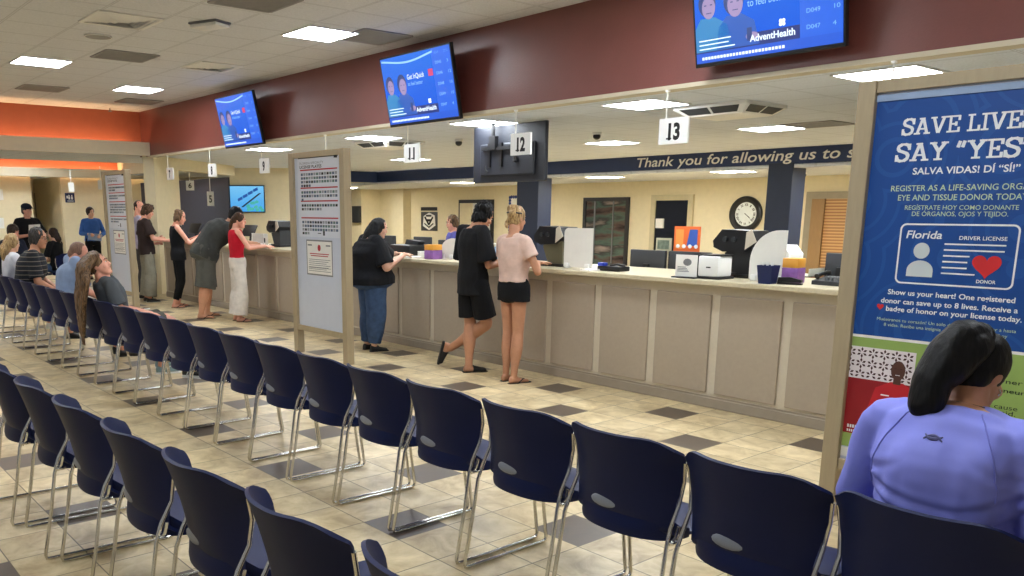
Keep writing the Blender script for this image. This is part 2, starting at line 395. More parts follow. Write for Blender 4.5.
# wall clock
ck = thing('wall_clock', 'round black rimmed wall clock with roman numerals beside the navy column', 'clock', (-10.26, 16.99, 1.53))
rm = MB()
prof = [(0.385, 0.0), (0.385, 0.05), (0.34, 0.075), (0.28, 0.06), (0.255, 0.03), (0.255, 0.0)]
n = 48
rm.loft([[Vector((r*math.cos(2*PI*i/n), -d, r*math.sin(2*PI*i/n))) for i in range(n)] for r, d in prof], caps=False)
rm.build('rim', M['black'], ck)
MB().prism([(0.26*math.cos(2*PI*i/n), 0.26*math.sin(2*PI*i/n)) for i in range(n)], 'y', -0.02, -0.005).build('dial', mat('clock_dial', (236, 242, 240), 0.4), ck, False)
nm = MB()
for k, s in enumerate(['XII', 'I', 'II', 'III', 'IIII', 'V', 'VI', 'VII', 'VIII', 'IX', 'X', 'XI']):
    a = PI/2-2*PI*k/12; U = Vector((math.sin(a), 0, -math.cos(a))); V = Vector((math.cos(a), 0, math.sin(a)))
    wd = 0.022*len(s)+0.012
    put_text(nm, s, V*0.178 - U*wd/2 + Vector((0, -0.024, 0)), 0.052, wd, u=U, v=V, bold=0.02)
nm.build('numerals', M['ink'], ck, False)
hd = MB()
for L_, w_, ang in ((0.125, 0.016, -0.62), (0.19, 0.010, -0.70)):
    U = Vector((math.cos(ang), 0, math.sin(ang))); V = Vector((-U.z, 0, U.x)); o = Vector((0, -0.030, 0))
    hd.add([o-U*0.03-V*w_/2, o+U*L_-V*w_/3, o+U*L_+V*w_/3, o-U*0.03+V*w_/2], [[0, 1, 2, 3]])
hd.build('hands', M['ink'], ck, False)

def wall_plate(name, label, cat, x0, x1, z0, z1, m, y=17.0, t=0.02, group=None):
    o = MB().box(x0, x1, y-t, y-0.001, z0, z1, 0.004).build(name, m); return tag(o, label, cat, group)
o = wall_plate('room_sign', 'small blue door sign on the cream wall left of the wood blinds', 'sign', -9.28, -9.06, 1.05, 1.19, mat('blue_sign_plastic', (28, 66, 140), 0.4))
MB().box(-9.24, -9.1, 16.974, 16.979, 1.10, 1.13).build('caption', M['white'], o, False)
bb = wall_plate('notice_board', 'white notice board with blue scalloped border behind the navy column', 'board', -17.62, -16.24, 0.6, 2.0, M['paper'])
sc_ = MB()
M['scallop'] = mat('blue_scallop_border', (36, 62, 128), 0.6)
for k in range(17):
    for x in (-17.62, -16.24): sc_.ell((x, 16.972, 0.64+k*0.083), (0.055, 0.006, 0.045), 8, 4)
for k in range(16): sc_.ell((-17.55+k*0.083, 16.972, 1.98), (0.045, 0.006, 0.05), 8, 4)
sc_.build('border', M['scallop'], bb)
st = MB()
for cx, cz, r in ((-17.0, 1.86, 0.24), (-16.75, 1.7, 0.18)):
    pts = []
    for k in range(16):
        rr = r if k % 2 == 0 else r*0.45
        pts.append((cx+rr*math.cos(2*PI*k/16), cz+rr*math.sin(2*PI*k/16)))
    st.prism(pts, 'y', 16.9, 16.96)
st.build('paper_starburst', M['scallop'], bb, False)
# emblem poster with a dark header strip
ep = wall_plate('emblem_poster', 'black and white emblem poster with dark header on the back wall', 'poster', -21.72, -20.90, 0.97, 1.56, mat('grey_poster', (70, 70, 72), 0.5), y=17.0)
MB().box(-21.72, -20.90, 16.975, 16.985, 1.60, 1.71).build('header_strip', M['ink'], ep, False)
em = MB().prism([(-21.62, 1.12), (-21.30, 0.99), (-20.98, 1.14), (-21.02, 1.45), (-21.30, 1.54), (-21.58, 1.43)], 'y', 16.972, 16.979)
em.build('emblem_shield', M['paper'], ep, False)
e2 = MB()
for (a, b, w_) in (((-21.5, 1.40), (-21.3, 1.16), 0.03), ((-21.1, 1.40), (-21.3, 1.16), 0.03), ((-21.42, 1.44), (-21.18, 1.44), 0.03), ((-21.40, 1.30), (-21.2, 1.30), 0.04), ((-21.52, 1.2), (-21.3, 1.08), 0.02), ((-21.08, 1.2), (-21.3, 1.08), 0.02)):
    e2.tube([(a[0], 16.968, a[1]), (b[0], 16.968, b[1])], w_, 6)
e2.build('emblem_lines', M['ink'], ep, False)
wp = wall_plate('wall_cabinet', 'dark grey upright box on the cream wall at the office corner', 'box', -24.38, -23.98, 1.2, 1.75, M['dark'], y=16.2, t=0.12)
for k, (xx, zz, r) in enumerate(((-25.3, 1.52, 0.05), (-25.3, 1.40, 0.04), (-25.28, 1.17, 0.075))):
    tag(MB().box(xx-r, xx+r, 16.17, 16.199, zz-r*0.8, zz+r*0.8, 0.005).build('wall_switch', M['dark']), ['topmost small dark wall plate of three on the cream wall', 'middle small dark wall plate of three on the cream wall', 'lowest and largest dark wall plate of three on the cream wall'][k], 'switch', 'wall plates by the office corner')

# ---- fixtures
def troffer(x, y, z, label, sx=0.60, sy=0.60, lamp='troffer'):
    t = thing('ceiling_light', label, 'light', (x, y, z), 0, 'square ceiling lights')
    fr = MB()
    for a in (-1, 1):
        fr.box(a*sx/2-0.012, a*sx/2+0.012, -sy/2, sy/2, -0.012, -0.001); fr.box(-sx/2, sx/2, a*sy/2-0.012, a*sy/2+0.012, -0.012, -0.001)
    fr.build('frame', M['white'], t, False)
    MB().box(-sx/2+0.012, sx/2-0.012, -sy/2+0.012, sy/2-0.012, -0.010, -0.002).build('diffuser', M[lamp], t, False)
UP = [(-11.75, 3.14, 'square lit panel in the upper ceiling nearest the left edge'),
      (-8.09, 4.98, 'square lit panel in the upper ceiling beside the bulkhead screen'),
      (-13.43, 4.97, 'small looking lit panel in the upper ceiling near the terracotta cove')]
for x, y, l in UP: troffer(x, y, ZU, l)
for x, y in ((-4.1, 4.9), (-0.6, 4.9), (-5.4, 3.0), (-1.8, 2.6), (-5.4, 0.6), (-1.8, 0.4), (-9.3, 0.6), (-12.5, 0.9)):
    troffer(x, y, ZU, 'square lit panel of the upper ceiling outside the picture')
LO = [(-3.03, 6.83, 'square lit panel behind the poster board top in the low ceiling'),
      (-5.33, 6.92, 'square lit panel in the low ceiling left of sign 13'),
      (-5.87, 10.15, 'lit panel with a grey grille beside it above the navy band'),
      (-8.6, 10.4, 'lit panel in the low ceiling behind the small camera dome'),
      (-10.1, 7.05, 'square lit panel in the low ceiling right of sign 9'),
      (-7.62, 6.90, 'square lit panel in the low ceiling right of sign 11'),
      (-13.1, 7.0, 'square lit panel in the low ceiling above sign 8'),
      (-11.0, 10.3, 'lit panel in the low ceiling beside the black hanging monitor'), (-13.9, 10.6, 'lit panel in the low ceiling just behind sign 11'), (-16.9, 10.4, 'lit panel in the low ceiling at the licence board edge')]
for x, y, l in LO: troffer(x, y, ZL, l)
for x, y, l in ((-11.9, 14.2, 'lit panel beyond the navy band above the black framed window'), (-8.75, 13.95, 'lit panel beyond the navy band above the clock'), (-6.2, 14.1, 'lit panel beyond the navy band at the poster board edge'), (-16.5, 14.3, 'lit panel beyond the navy band behind the black hanging monitor'), (-22.5, 14.6, 'lit panel beyond the navy band above the emblem poster')):
    troffer(x, y, 2.30, l, 0.6, 0.6, 'troffer_office')
for x, y, l in ((-18.5, 1.0, 'added unseen lit panel in the left hall ceiling outside the picture'), (-21.5, 3.2, 'added unseen lit panel in the left hall above the man in the cap'), (-22.5, 7.0, 'added unseen lit panel in the left hall before the sign wall'), (-21.5, 8.6, 'added unseen lit panel in front of the navy service windows'), (-24.5, 4.6, 'added unseen lit panel in the left hall near the sign wall'), (-24.8, 6.0, 'added unseen lit panel in the left hall before the corridor')):  # unseen panels, added to brighten the left hall
    troffer(x, y, 3.1 if (x < -19.2 and y < 9) else ZL+0.02, l)
troffer(-28.3, 8.6, 2.62, 'lit panel in the ceiling of the far corridor')
struct('ceiling', MB().box(-30.1, -27, 4, 11, 2.62, 2.68), M['ceil_lo'])

def grille(x, y, z, label, curved=False, sx=0.6, sy=0.6):
    t = thing('air_vent', label, 'vent', (x, y, z), 0, 'ceiling air vents')
    fr = MB()
    for a in (-1, 1):
        fr.box(a*sx/2-0.02, a*sx/2+0.02, -sy/2, sy/2, -0.012, -0.001); fr.box(-sx/2, sx/2, a*sy/2-0.02, a*sy/2+0.02, -0.012, -0.001)
    fr.build('frame', M['white'] if curved else M['vent'], t, False)
    sl = MB()
    if curved:
        for k in range(5):
            r = 0.05+k*0.055
            sl.loft([[Vector((sgn_x, sgn_y, zz)) for sgn_x, sgn_y in ((-r*sx/0.6, -r), (r*sx/0.6, -r), (r*sx/0.6, r), (-r*sx/0.6, r))] for r, zz in ((r, -0.035+k*0.006), (r+0.05, -0.006))], caps=False)
        sl.build('louvre_cone', M['white'], t, False)
    else:
        for k in range(int(sy/0.03)-1):
            yy = -sy/2+0.03+k*0.03
            sl.add([(-sx/2, yy, -0.002), (sx/2, yy, -0.002), (sx/2, yy+0.018, -0.014), (-sx/2, yy+0.018, -0.014)], [[0, 1, 2, 3]])
        sl.build('slats', M['vent'], t, False)
        MB().box(-sx/2, sx/2, -sy/2, sy/2, -0.0015, -0.0005).build('backing', M['dark'], t, False)
grille(-7.87, 5.50, ZU, 'grey slatted vent joined to the lit panel beside the bulkhead screen')
grille(-10.68, 3.82, ZU, 'grey slatted vent right of the lit panel nearest the left edge')
grille(-7.22, 3.78, ZU, 'dark slatted vent at the top edge of the picture')
grille(-14.85, 5.50, ZU, 'grey slatted vent by the terracotta cove below a small lit panel')
grille(-14.2, 3.78, ZU, 'grey slatted vent at the left edge below the lit panel')
grille(-8.75, 3.12, ZU, 'white square diffuser vent left of the round ceiling speaker', True, 0.6, 0.6)
grille(-10.75, 4.98, ZU, 'white square diffuser vent above the farthest bulkhead screen', True, 0.6, 0.55)
grille(-5.25, 10.1, ZL, 'grey slatted vent in the low ceiling beside a lit panel')
sp = thing('ceiling_speaker', 'round grey speaker flush in the upper ceiling tiles', 'speaker', (-9.68, 3.19, ZU))
MB().tube([(0, 0, -0.014), (0, 0, -0.001)], 0.13, 28).build('grille_cloth', M['vent'], sp)
rg = MB(); rg.tube([(0.135*math.cos(2*PI*i/28), 0.135*math.sin(2*PI*i/28), -0.008) for i in range(29)], 0.008, 6); rg.build('rim', M['white'], sp)
sd = thing('smoke_detector', 'white boxy detector with slotted rim on the upper ceiling', 'detector', (-8.31, 3.84, ZU), 0.4)
MB().box(-0.17, 0.17, -0.10, 0.10, -0.055, -0.02, 0.012).build('body', M['white'], sd)
MB().box(-0.18, 0.18, -0.11, 0.11, -0.02, -0.001, 0.004).build('base_plate', M['grey'], sd, False)
spk = thing('sprinkler', 'tiny brass sprinkler head under the ceiling edge at the cove', 'sprinkler', (-16.2, 5.45, ZU))
MB().tube([(0, 0, 0), (0, 0, -0.05)], 0.012, 8).build('stem', M['grey'], spk); MB().tube([(0, 0, -0.05), (0, 0, -0.06)], 0.035, 12).build('deflector', M['grey'], spk)
def dome(x, y, z, label):
    t = thing('camera_dome', label, 'camera', (x, y, z), 0, 'small ceiling cameras')
    MB().tube([(0, 0, -0.03), (0, 0, -0.001)], 0.06, 20).build('mount', M['white'], t); MB().ell((0, 0, -0.05), (0.05, 0.05, 0.045)).build('dome_lens', M['black'], t)
dome(-7.62, 8.9, ZL, 'black camera dome on the low ceiling left of sign 13')
dome(-9.6, 8.2, ZL, 'black camera dome on the low ceiling between signs 11 and 12')
dome(-8.2, 15.4, 2.30, 'small dark camera dome above the blue door sign')
AC2 = (-10.55, 7.65, 'square white ceiling cassette with dark slots left of sign 11')
# ceiling cassette air conditioner
for ax, ay, alab in ((-4.93, 7.72, 'square white ceiling cassette with dark corner slots right of sign 13'), AC2):
  ac = thing('ceiling_air_conditioner', alab, 'air conditioner', (ax, ay, ZL), 0, 'ceiling cassettes')
  MB().loft([[Vector((-a, -b, z)), Vector((a, -b, z)), Vector((a, b, z)), Vector((-a, b, z))] for a, b, z in ((0.40, 0.36, -0.001), (0.40, 0.36, -0.03), (0.30, 0.26, -0.10))][::-1]).build('body', M['white'], ac, False)
  sl = MB()
  for s in (-1, 1):
      for k in (-1, 1):
          a = 0.015 if k > 0 else -0.33; b = a+0.315
          sl.add([(a, s*0.361, -0.036), (b, s*0.361, -0.036), (b*0.8, s*0.285, -0.088), (a*0.8, s*0.285, -0.088)], [[0, 1, 2, 3]])
          a2, b2 = a*0.9, b*0.9
          sl.add([(s*0.401, a2, -0.036), (s*0.401, b2, -0.036), (s*0.32, b2*0.8, -0.088), (s*0.32, a2*0.8, -0.088)], [[0, 1, 2, 3]])
  sl.build('air_slots', M['dark'], ac, False)

# ---- counter
X0, X1, YF = -15.7, 2.0, 6.10
cb = thing('service_counter', 'long taupe panelled service counter running below the numbered signs', 'counter', ((X0+X1)/2, YF, 0))
cx = (X0+X1)/2
MB().box(X0-cx, X1-cx, 0.0, 0.72, 0.09, 1.02).build('body', M['taupe_l'], cb, False)
MB().box(X0-cx-0.005, X1-cx, -0.012, 0.70, 0, 0.085, 0.006).box(X0-cx, X1-cx, -0.006, 0.7, 0.085, 0.10).build('plinth', M['base'], cb, False)
pn = MB().box(-0.268, 0.268, -0.020, 0.004, 0.125, 0.94, 0.006).mesh('panel', [M['taupe']], False)
for k in range(-8, 21):
    x = -3.27 - 0.6165*(k+0.5)
    if X0+0.3 < x < X1-0.3:
        p = link('panel', pn, cb); p.location = (x-cx, 0, 0)
ct = MB().box(X0-0.05, X1, YF-0.11, YF+0.80, 1.022, 1.065, 0.008)
tag(ct.build('countertop', M['ctop'], None, False), 'long pale laminate countertop with a rounded front edge', 'countertop')

# ---- numbered signs hung from the bulkhead
def hanging_sign(x, s, label, y=YF):
    t = thing('hanging_sign', label, 'sign', (x, y, 0), 0, 'numbered counter signs')
    MB().box(-0.14, 0.14, -0.012, 0.012, 2.155, 2.365, 0.003).build('plate', M['white'], t, False)
    MB().tube([(-0.08, 0, 2.36), (-0.08, 0, ZL-0.03)], 0.007, 8).tube([(-0.08, 0, ZL-0.045), (-0.08, 0, ZL-0.03)], 0.02, 10).build('rod', M['white'], t)
    g = MB(); vs, fs = text_mesh(s, bold=0.035); w = max(p.x for p in vs)-min(p.x for p in vs)
    for sgn in (-1, 1):
        put_text(g, s, (sgn*0.030*len(s)*1.12, sgn*0.0135, 2.195), 0.13, 0.064*len(s)*1.06, u=(-sgn, 0, 0), bold=0.045)
        # slab feet of the old-style figures
    for sgn in (-1,):
        for i, ch in enumerate(s):
            if ch == '1':
                xx = -0.030*len(s)*1.12 + 0.064*1.02*i + 0.028
                g.add([(xx-0.024, -0.0135, 2.195), (xx+0.028, -0.0135, 2.195), (xx+0.028, -0.0135, 2.207), (xx-0.024, -0.0135, 2.207)], [[0, 1, 2, 3]])
    g.build('number', M['ink'], t, False)
    return t
for x, s in ((-2.61, '14'), (-4.40, '13'), (-6.19, '12'), (-7.97, '11'), (-9.77, '10'), (-11.57, '9'), (-13.38, '8'), (-15.17, '7')):
    hanging_sign(x, s, 'white hanging sign with black number %s above the counter' % s)
def small_sign(x, y, s, label, ztop, z0, z1, w):
    t = thing('hanging_sign', label, 'sign', (x, y, 0), 0.9, 'small far signs')
    MB().box(-w/2, w/2, -0.01, 0.01, z0, z1).build('plate', M['white'], t, False)
    MB().tube([(0, 0, z1), (0, 0, ztop)], 0.01, 6).build('rod', M['white'], t)
    if s: g = MB(); put_text(g, s, (-w*0.22, -0.0115, z0+(z1-z0)*0.25), (z1-z0)*0.5, w*0.45, bold=0.03); g.build('number', M['ink'], t, False)
small_sign(-18.9, 8.05, '6', 'narrow white sign 6 hanging before the navy wall', 2.64, 2.06, 2.28, 0.18)
small_sign(-20.6, 9.3, '5', 'white sign 5 low on the navy service windows', 2.64, 1.72, 2.08, 0.17)
small_sign(-23.5, 6.75, '', 'small white sign hanging far left of the licence board', 2.64, 2.08, 2.32, 0.14)
small_sign(-21.0, 6.72, '', 'small white sign hanging behind the licence board edge', 2.64, 2.10, 2.32, 0.14)

# ---- screens
def screen_material(name, top, bot):
    m, nt, b = nodes_of(name); N = nt.nodes; L = nt.links
    tc = N.new('ShaderNodeTexCoord'); sp = N.new('ShaderNodeSeparateXYZ'); L.new(tc.outputs['Generated'], sp.inputs[0])
    nz = N.new('ShaderNodeTexNoise'); nz.inputs['Scale'].default_value = 3; L.new(tc.outputs['Generated'], nz.inputs['Vector'])
    cr = N.new('ShaderNodeValToRGB'); cr.color_ramp.elements[0].color = lin(bot); cr.color_ramp.elements[1].color = lin(top)
    L.new(math_node(nt, 'ADD', math_node(nt, 'MULTIPLY', sp.outputs[2], 0.75), math_node(nt, 'MULTIPLY', nz.outputs['Fac'], 0.3)), cr.inputs[0])
    b.inputs['Base Color'].default_value = (0.01, 0.01, 0.02, 1); b.inputs['Roughness'].default_value = 0.15
    L.new(cr.outputs[0], b.inputs['Emission Color']); b.inputs['Emission Strength'].default_value = 0.36
    return m
def lit(name, rgb, e=0.36):
    m, nt, b = nodes_of(name); b.inputs['Base Color'].default_value = (0.02, 0.02, 0.02, 1)
    nz = nt.nodes.new('ShaderNodeTexNoise'); nz.inputs['Scale'].default_value = 8
    cr = nt.nodes.new('ShaderNodeValToRGB'); c = lin(rgb)
    cr.color_ramp.elements[0].color = tuple(v*0.9 for v in c[:3])+(1,); cr.color_ramp.elements[1].color = c
    nt.links.new(nz.outputs['Fac'], cr.inputs[0]); nt.links.new(cr.outputs[0], b.inputs['Emission Color']); b.inputs['Emission Strength'].default_value = e
    return m
S = dict(bg=screen_material('blue_screen', (52, 124, 238), (10, 84, 226)), side=lit('screen_side_blue', (22, 104, 240)), bar=lit('screen_ticker_blue', (16, 92, 226)),
         txt=lit('screen_white', (225, 240, 255), 0.55), skin=lit('screen_skin', (170, 148, 196)), hair=lit('screen_hair', (34, 60, 130)), shirt=lit('screen_shirt', (24, 92, 196)),
         teal=lit('screen_teal', (40, 140, 206)), pink=lit('screen_pink', (222, 60, 120)), deep=lit('screen_deep_blue', (16, 46, 130)), pale=lit('screen_pale', (140, 196, 250), 0.45))
def wall_screen(x, zc, label, headline, pink=False, W=1.24, Hh=0.75):
    """flat television tilted down from the bulkhead; local x right, z up, screen faces -y"""
    t = thing('television', label, 'television', (x, 5.865, zc), 0, 'bulkhead televisions'); t.rotation_euler = (math.radians(11.5), 0, 0)
    MB().box(-W/2, W/2, 0.0, 0.045, -Hh/2, Hh/2, 0.006).build('casing', M['black'], t, False)
    MB().box(-0.2, 0.2, 0.045, 0.16, -0.18, 0.18).build('wall_mount', M['dark'], t, False)
    a, b_, c, d = -W/2+0.018, W/2-0.018, -Hh/2+0.03, Hh/2-0.018
    MB().box(a, b_, -0.002, 0.001, c, d).build('display', S['bg'], t, False)
    g = MB(); g.m = 0
    def rect(x0, x1, z0, z1, y=-0.003): g.add([(x0, y, z0), (x1, y, z0), (x1, y, z1), (x0, y, z1)], [[0, 1, 2, 3]])
    def disc(cx_, cz, rx, rz, y, a0=0, a1=2*PI): g.add([(cx_+rx*math.cos(a0+(a1-a0)*i/24), y, cz+rz*math.sin(a0+(a1-a0)*i/24)) for i in range(24)], [list(range(24))])
    sx = b_-0.30
    g.m = 0; rect(sx, b_, c+0.07, d); g.m = 1; rect(a, b_, c, c+0.07)
    g.m = 2; rect(a, sx, c+0.07, c+0.16, -0.0032)
    # two people on the advertisement: heads, hair, shoulders
    for (hx, hz, r, m_) in ((a+0.11, 0.055, 0.070, 3), (a+0.33, 0.045, 0.078, 4)):
        g.m = m_; g.add([(max(a+.002, hx-0.15), -0.0034, c+0.08), (hx+0.20, -0.0034, c+0.08), (hx+0.16, -0.0034, hz-0.14), (hx+0.06, -0.0034, hz-0.08), (hx-0.06, -0.0034, hz-0.08), (max(a+.002, hx-0.13), -0.0034, hz-0.15)], [[0, 1, 2, 3, 4, 5]])
        g.m = 5; disc(hx, hz+0.02, r*1.05, r*1.3, -0.0037); g.m = 6; disc(hx+0.012, hz-0.01, r*0.8, r*1.1, -0.0040)
        g.m = 5; rect(hx-0.025, hx-0.005, hz+0.005, hz+0.013, -0.0043); rect(hx+0.025, hx+0.045, hz+0.005, hz+0.013, -0.0043); rect(hx-0.01, hx+0.035, hz-0.05, hz-0.044, -0.0043)
    g.m = 8
    for i in range(12):
        t0 = i/12.0; t1 = (i+1)/12.0; f = lambda t: d-0.045+0.03*math.sin(2.4+4.5*t)
        x0 = a+0.02+t0*(sx-a); x1 = a+0.02+t1*(sx-a); g.add([(x0, -0.0033, f(t0)-0.012), (x1, -0.0033, f(t1)-0.012), (x1, -0.0033, f(t1)+0.008), (x0, -0.0033, f(t0)+0.008)], [[0, 1, 2, 3]])
    g.m = 6; disc(a+0.47, -0.20, 0.05, 0.028, -0.0042)
    g.m = 5; rect(a+0.43, a+0.47, -0.23, -0.14, -0.0044)
    g.m = 7
    put_text(g, 'AdventHealth', (sx-0.38, -0.0045, c+0.10), 0.048, 0.345, bold=0.02)
    for k in range(4):
        an = k*PI/2+PI/4; g.m = 7; disc(sx-0.13+0.016*math.cos(an), c+0.195+0.016*math.sin(an), 0.013, 0.013, -0.0045)
    for k, (n_, q) in enumerate((('D045', '3'), ('D046', '12'), ('D048', '10'), ('D049', '10'), ('D047', '4'))):
        z = 0.20-k*0.105
        g.m = 8; put_text(g, n_, (sx+0.045, -0.0045, z), 0.030, 0.10); put_text(g, q, (b_-0.07, -0.0045, z), 0.030, 0.026*len(q))
    g.m = 8; rect(sx+0.045, sx+0.12, d-0.06, d-0.035); rect(b_-0.10, b_-0.03, d-0.06, d-0.035)
    g.m = 7
    for k in range(26):
        x0 = a+0.05+k*0.026; rect(x0, x0+0.019, c+0.022, c+0.042, -0.0045)
    for k, w_ in enumerate((0.30, 0.25, 0.27)): rect(a+0.03, a+0.03+w_, c+0.095+k*0.03, c+0.103+k*0.03, -0.0045)
    for k, (s_, h_, w_, z_) in enumerate(headline): g.m = 7 if k == 0 and len(headline) > 1 else 8; put_text(g, s_, (a+0.44, -0.0045, z_), h_, w_)
    if pink: g.m = 9; rect(sx-0.09, sx-0.01, 0.095, 0.165, -0.0041)
    g.build('picture', [S['side'], S['bar'], S['deep'], S['teal'], S['shirt'], S['hair'], S['skin'], S['txt'], S['pale'], S['pink']], t, False)
    return t
wall_screen(-3.53, 3.06, 'blue television on the maroon bulkhead right of sign 13', [('to feel better to', 0.052, 0.37, 0.0)], W=1.17, Hh=0.74)
wall_screen(-7.55, 2.915, 'blue television on the maroon bulkhead above sign 11', [('Get InQuick', 0.055, 0.30, 0.10), ('to feel better', 0.04, 0.26, 0.035)], True)
wall_screen(-11.89, 2.91, 'blue television on the maroon bulkhead above sign 9, farthest of three', [('Get InQuick', 0.055, 0.30, 0.10), ('to feel better', 0.04, 0.26, 0.035)], True)
# back of a monitor hung over the clerks
hm = thing('hanging_monitor', 'large black monitor back hanging on a pole behind sign 12', 'monitor', (-7.35, 7.05, 2.265))
MB().box(-0.60, 0.60, -0.02, 0.03, -0.325, 0.325, 0.008).box(-0.45, 0.45, -0.05, -0.02, -0.25, 0.12, 0.015).build('casing', mat('blue_black_casing', (30, 33, 42), 0.5), hm, False)
MB().box(-0.585, 0.585, 0.03, 0.034, -0.30, 0.31).build('screen', M['glassdark'], hm, False)
br = MB().tube([(-0.18, -0.09, 0.12), (-0.18, -0.09, 0.355)], 0.025, 10).box(-0.24, -0.12, -0.15, -0.03, 0.335, 0.354).box(-0.38, 0.12, -0.10, -0.05, 0.04, 0.08)
for xx in (-0.27, -0.07): br.box(xx-0.02, xx+0.02, -0.075, -0.048, -0.15, 0.12)
br.box(-0.22, -0.12, -0.12, -0.06, 0.05, 0.2); br.build('ceiling_mount', M['black'], hm, False)
MB().tube([(-0.35, -0.055, -0.13), (-0.34, -0.06, -0.18), (-0.31, -0.055, -0.2)], 0.012, 8).tube([(0.17, -0.06, -0.05), (0.18, -0.07, -0.1)], 0.03, 8).build('cables', M['black'], hm)
# far information screen
fs_ = thing('information_screen', 'bright blue wall screen with a dark diagonal picture beyond the counter', 'television', (-19.66, 9.86, 1.89), math.atan2(0.78, 0.625))
MB().box(-0.44, 0.44, -0.05, -0.004, -0.335, 0.335, 0.006).build('casing', M['black'], fs_, False)
MB().box(-0.42, 0.42, -0.053, -0.049, -0.31, 0.31).build('display', screen_material('sky_screen', (120, 196, 240), (40, 150, 226)), fs_, False)
g = MB(); g.m = 0
for k in range(4):
    x0 = -0.22+k*0.13; z0 = -0.06+k*0.075; g.add([(x0, -0.055, z0), (x0+0.11, -0.055, z0+0.05), (x0+0.10, -0.055, z0+0.12), (x0-0.02, -0.055, z0+0.06)], [[0, 1, 2, 3]])
g.m = 1; g.add([(-0.16, -0.0555, -0.2), (-0.1, -0.0555, -0.2), (0.36, -0.0555, 0.14), (0.30, -0.0555, 0.14)], [[0, 1, 2, 3]])
g.m = 2
for k in range(14): g.ell((0.0+rnd.random()*0.38, -0.0545, -0.28+rnd.random()*0.22), (0.05, 0.001, 0.04), 8, 4)
g.build('picture', [lit('screen_shape_blue', (20, 80, 160)), lit('screen_shape_dark', (16, 26, 40)), lit('screen_shape_teal', (70, 180, 170))], fs_, False)
# far wall: signs, corridor door, framed picture
s_ = tag(MB().box(-27, -26.97, 7.55, 7.82, 1.84, 2.12, 0.004).build('toilet_sign', mat('dark_blue_sign', (24, 40, 82), 0.4)), 'dark blue square sign with white figures on the far cream wall', 'sign')
g = MB()
for yy in (7.66, 7.74): g.box(-26.968, -26.962, yy-0.025, yy+0.025, 1.93, 2.02); g.ell((-26.965, yy, 2.045), (0.003, 0.02, 0.02), 10, 6)
g.box(-26.968, -26.962, 7.585, 7.625, 1.96, 2.04).box(-26.968, -26.962, 7.60, 7.78, 1.875, 1.895); g.build('figures', M['white'], s_, False)
d3 = tag(MB().box(-29.98, -29.92, 7.42, 7.47, 0, 2.1).box(-29.98, -29.92, 7.80, 7.85, 0, 2.1).box(-29.98, -29.92, 7.42, 7.85, 2.1, 2.16).build('door_4', M['taupeframe'], None, False), kind='structure')
MB().box(-29.97, -29.94, 7.47, 7.80, 0, 2.1).build('door_leaf', mat('pale_door', (200, 192, 176), 0.5), d3, False)
fp = tag(MB().box(-30, -29.95, 7.93, 8.22, 1.3, 2.0, 0.006).build('framed_picture', M['black'], None, False), 'black framed picture in the far corridor behind the man in the cap', 'picture')
MB().box(-29.95, -29.944, 7.96, 8.19, 1.34, 1.96).build('print', mat('pale_print', (190, 196, 204), 0.5, var=0.5, scale=9), fp, False)
tag(MB().box(-27, -26.98, 5.6, 5.85, 1.9, 2.2).build('wall_notice', M['paper'], None, False), 'white notice at the far left edge above head height', 'notice', 'far wall notices')
tag(MB().box(-27, -26.98, 5.55, 5.80, 1.1, 1.4).build('wall_notice', M['paper'], None, False), 'white notice at the far left edge below head height', 'notice', 'far wall notices')
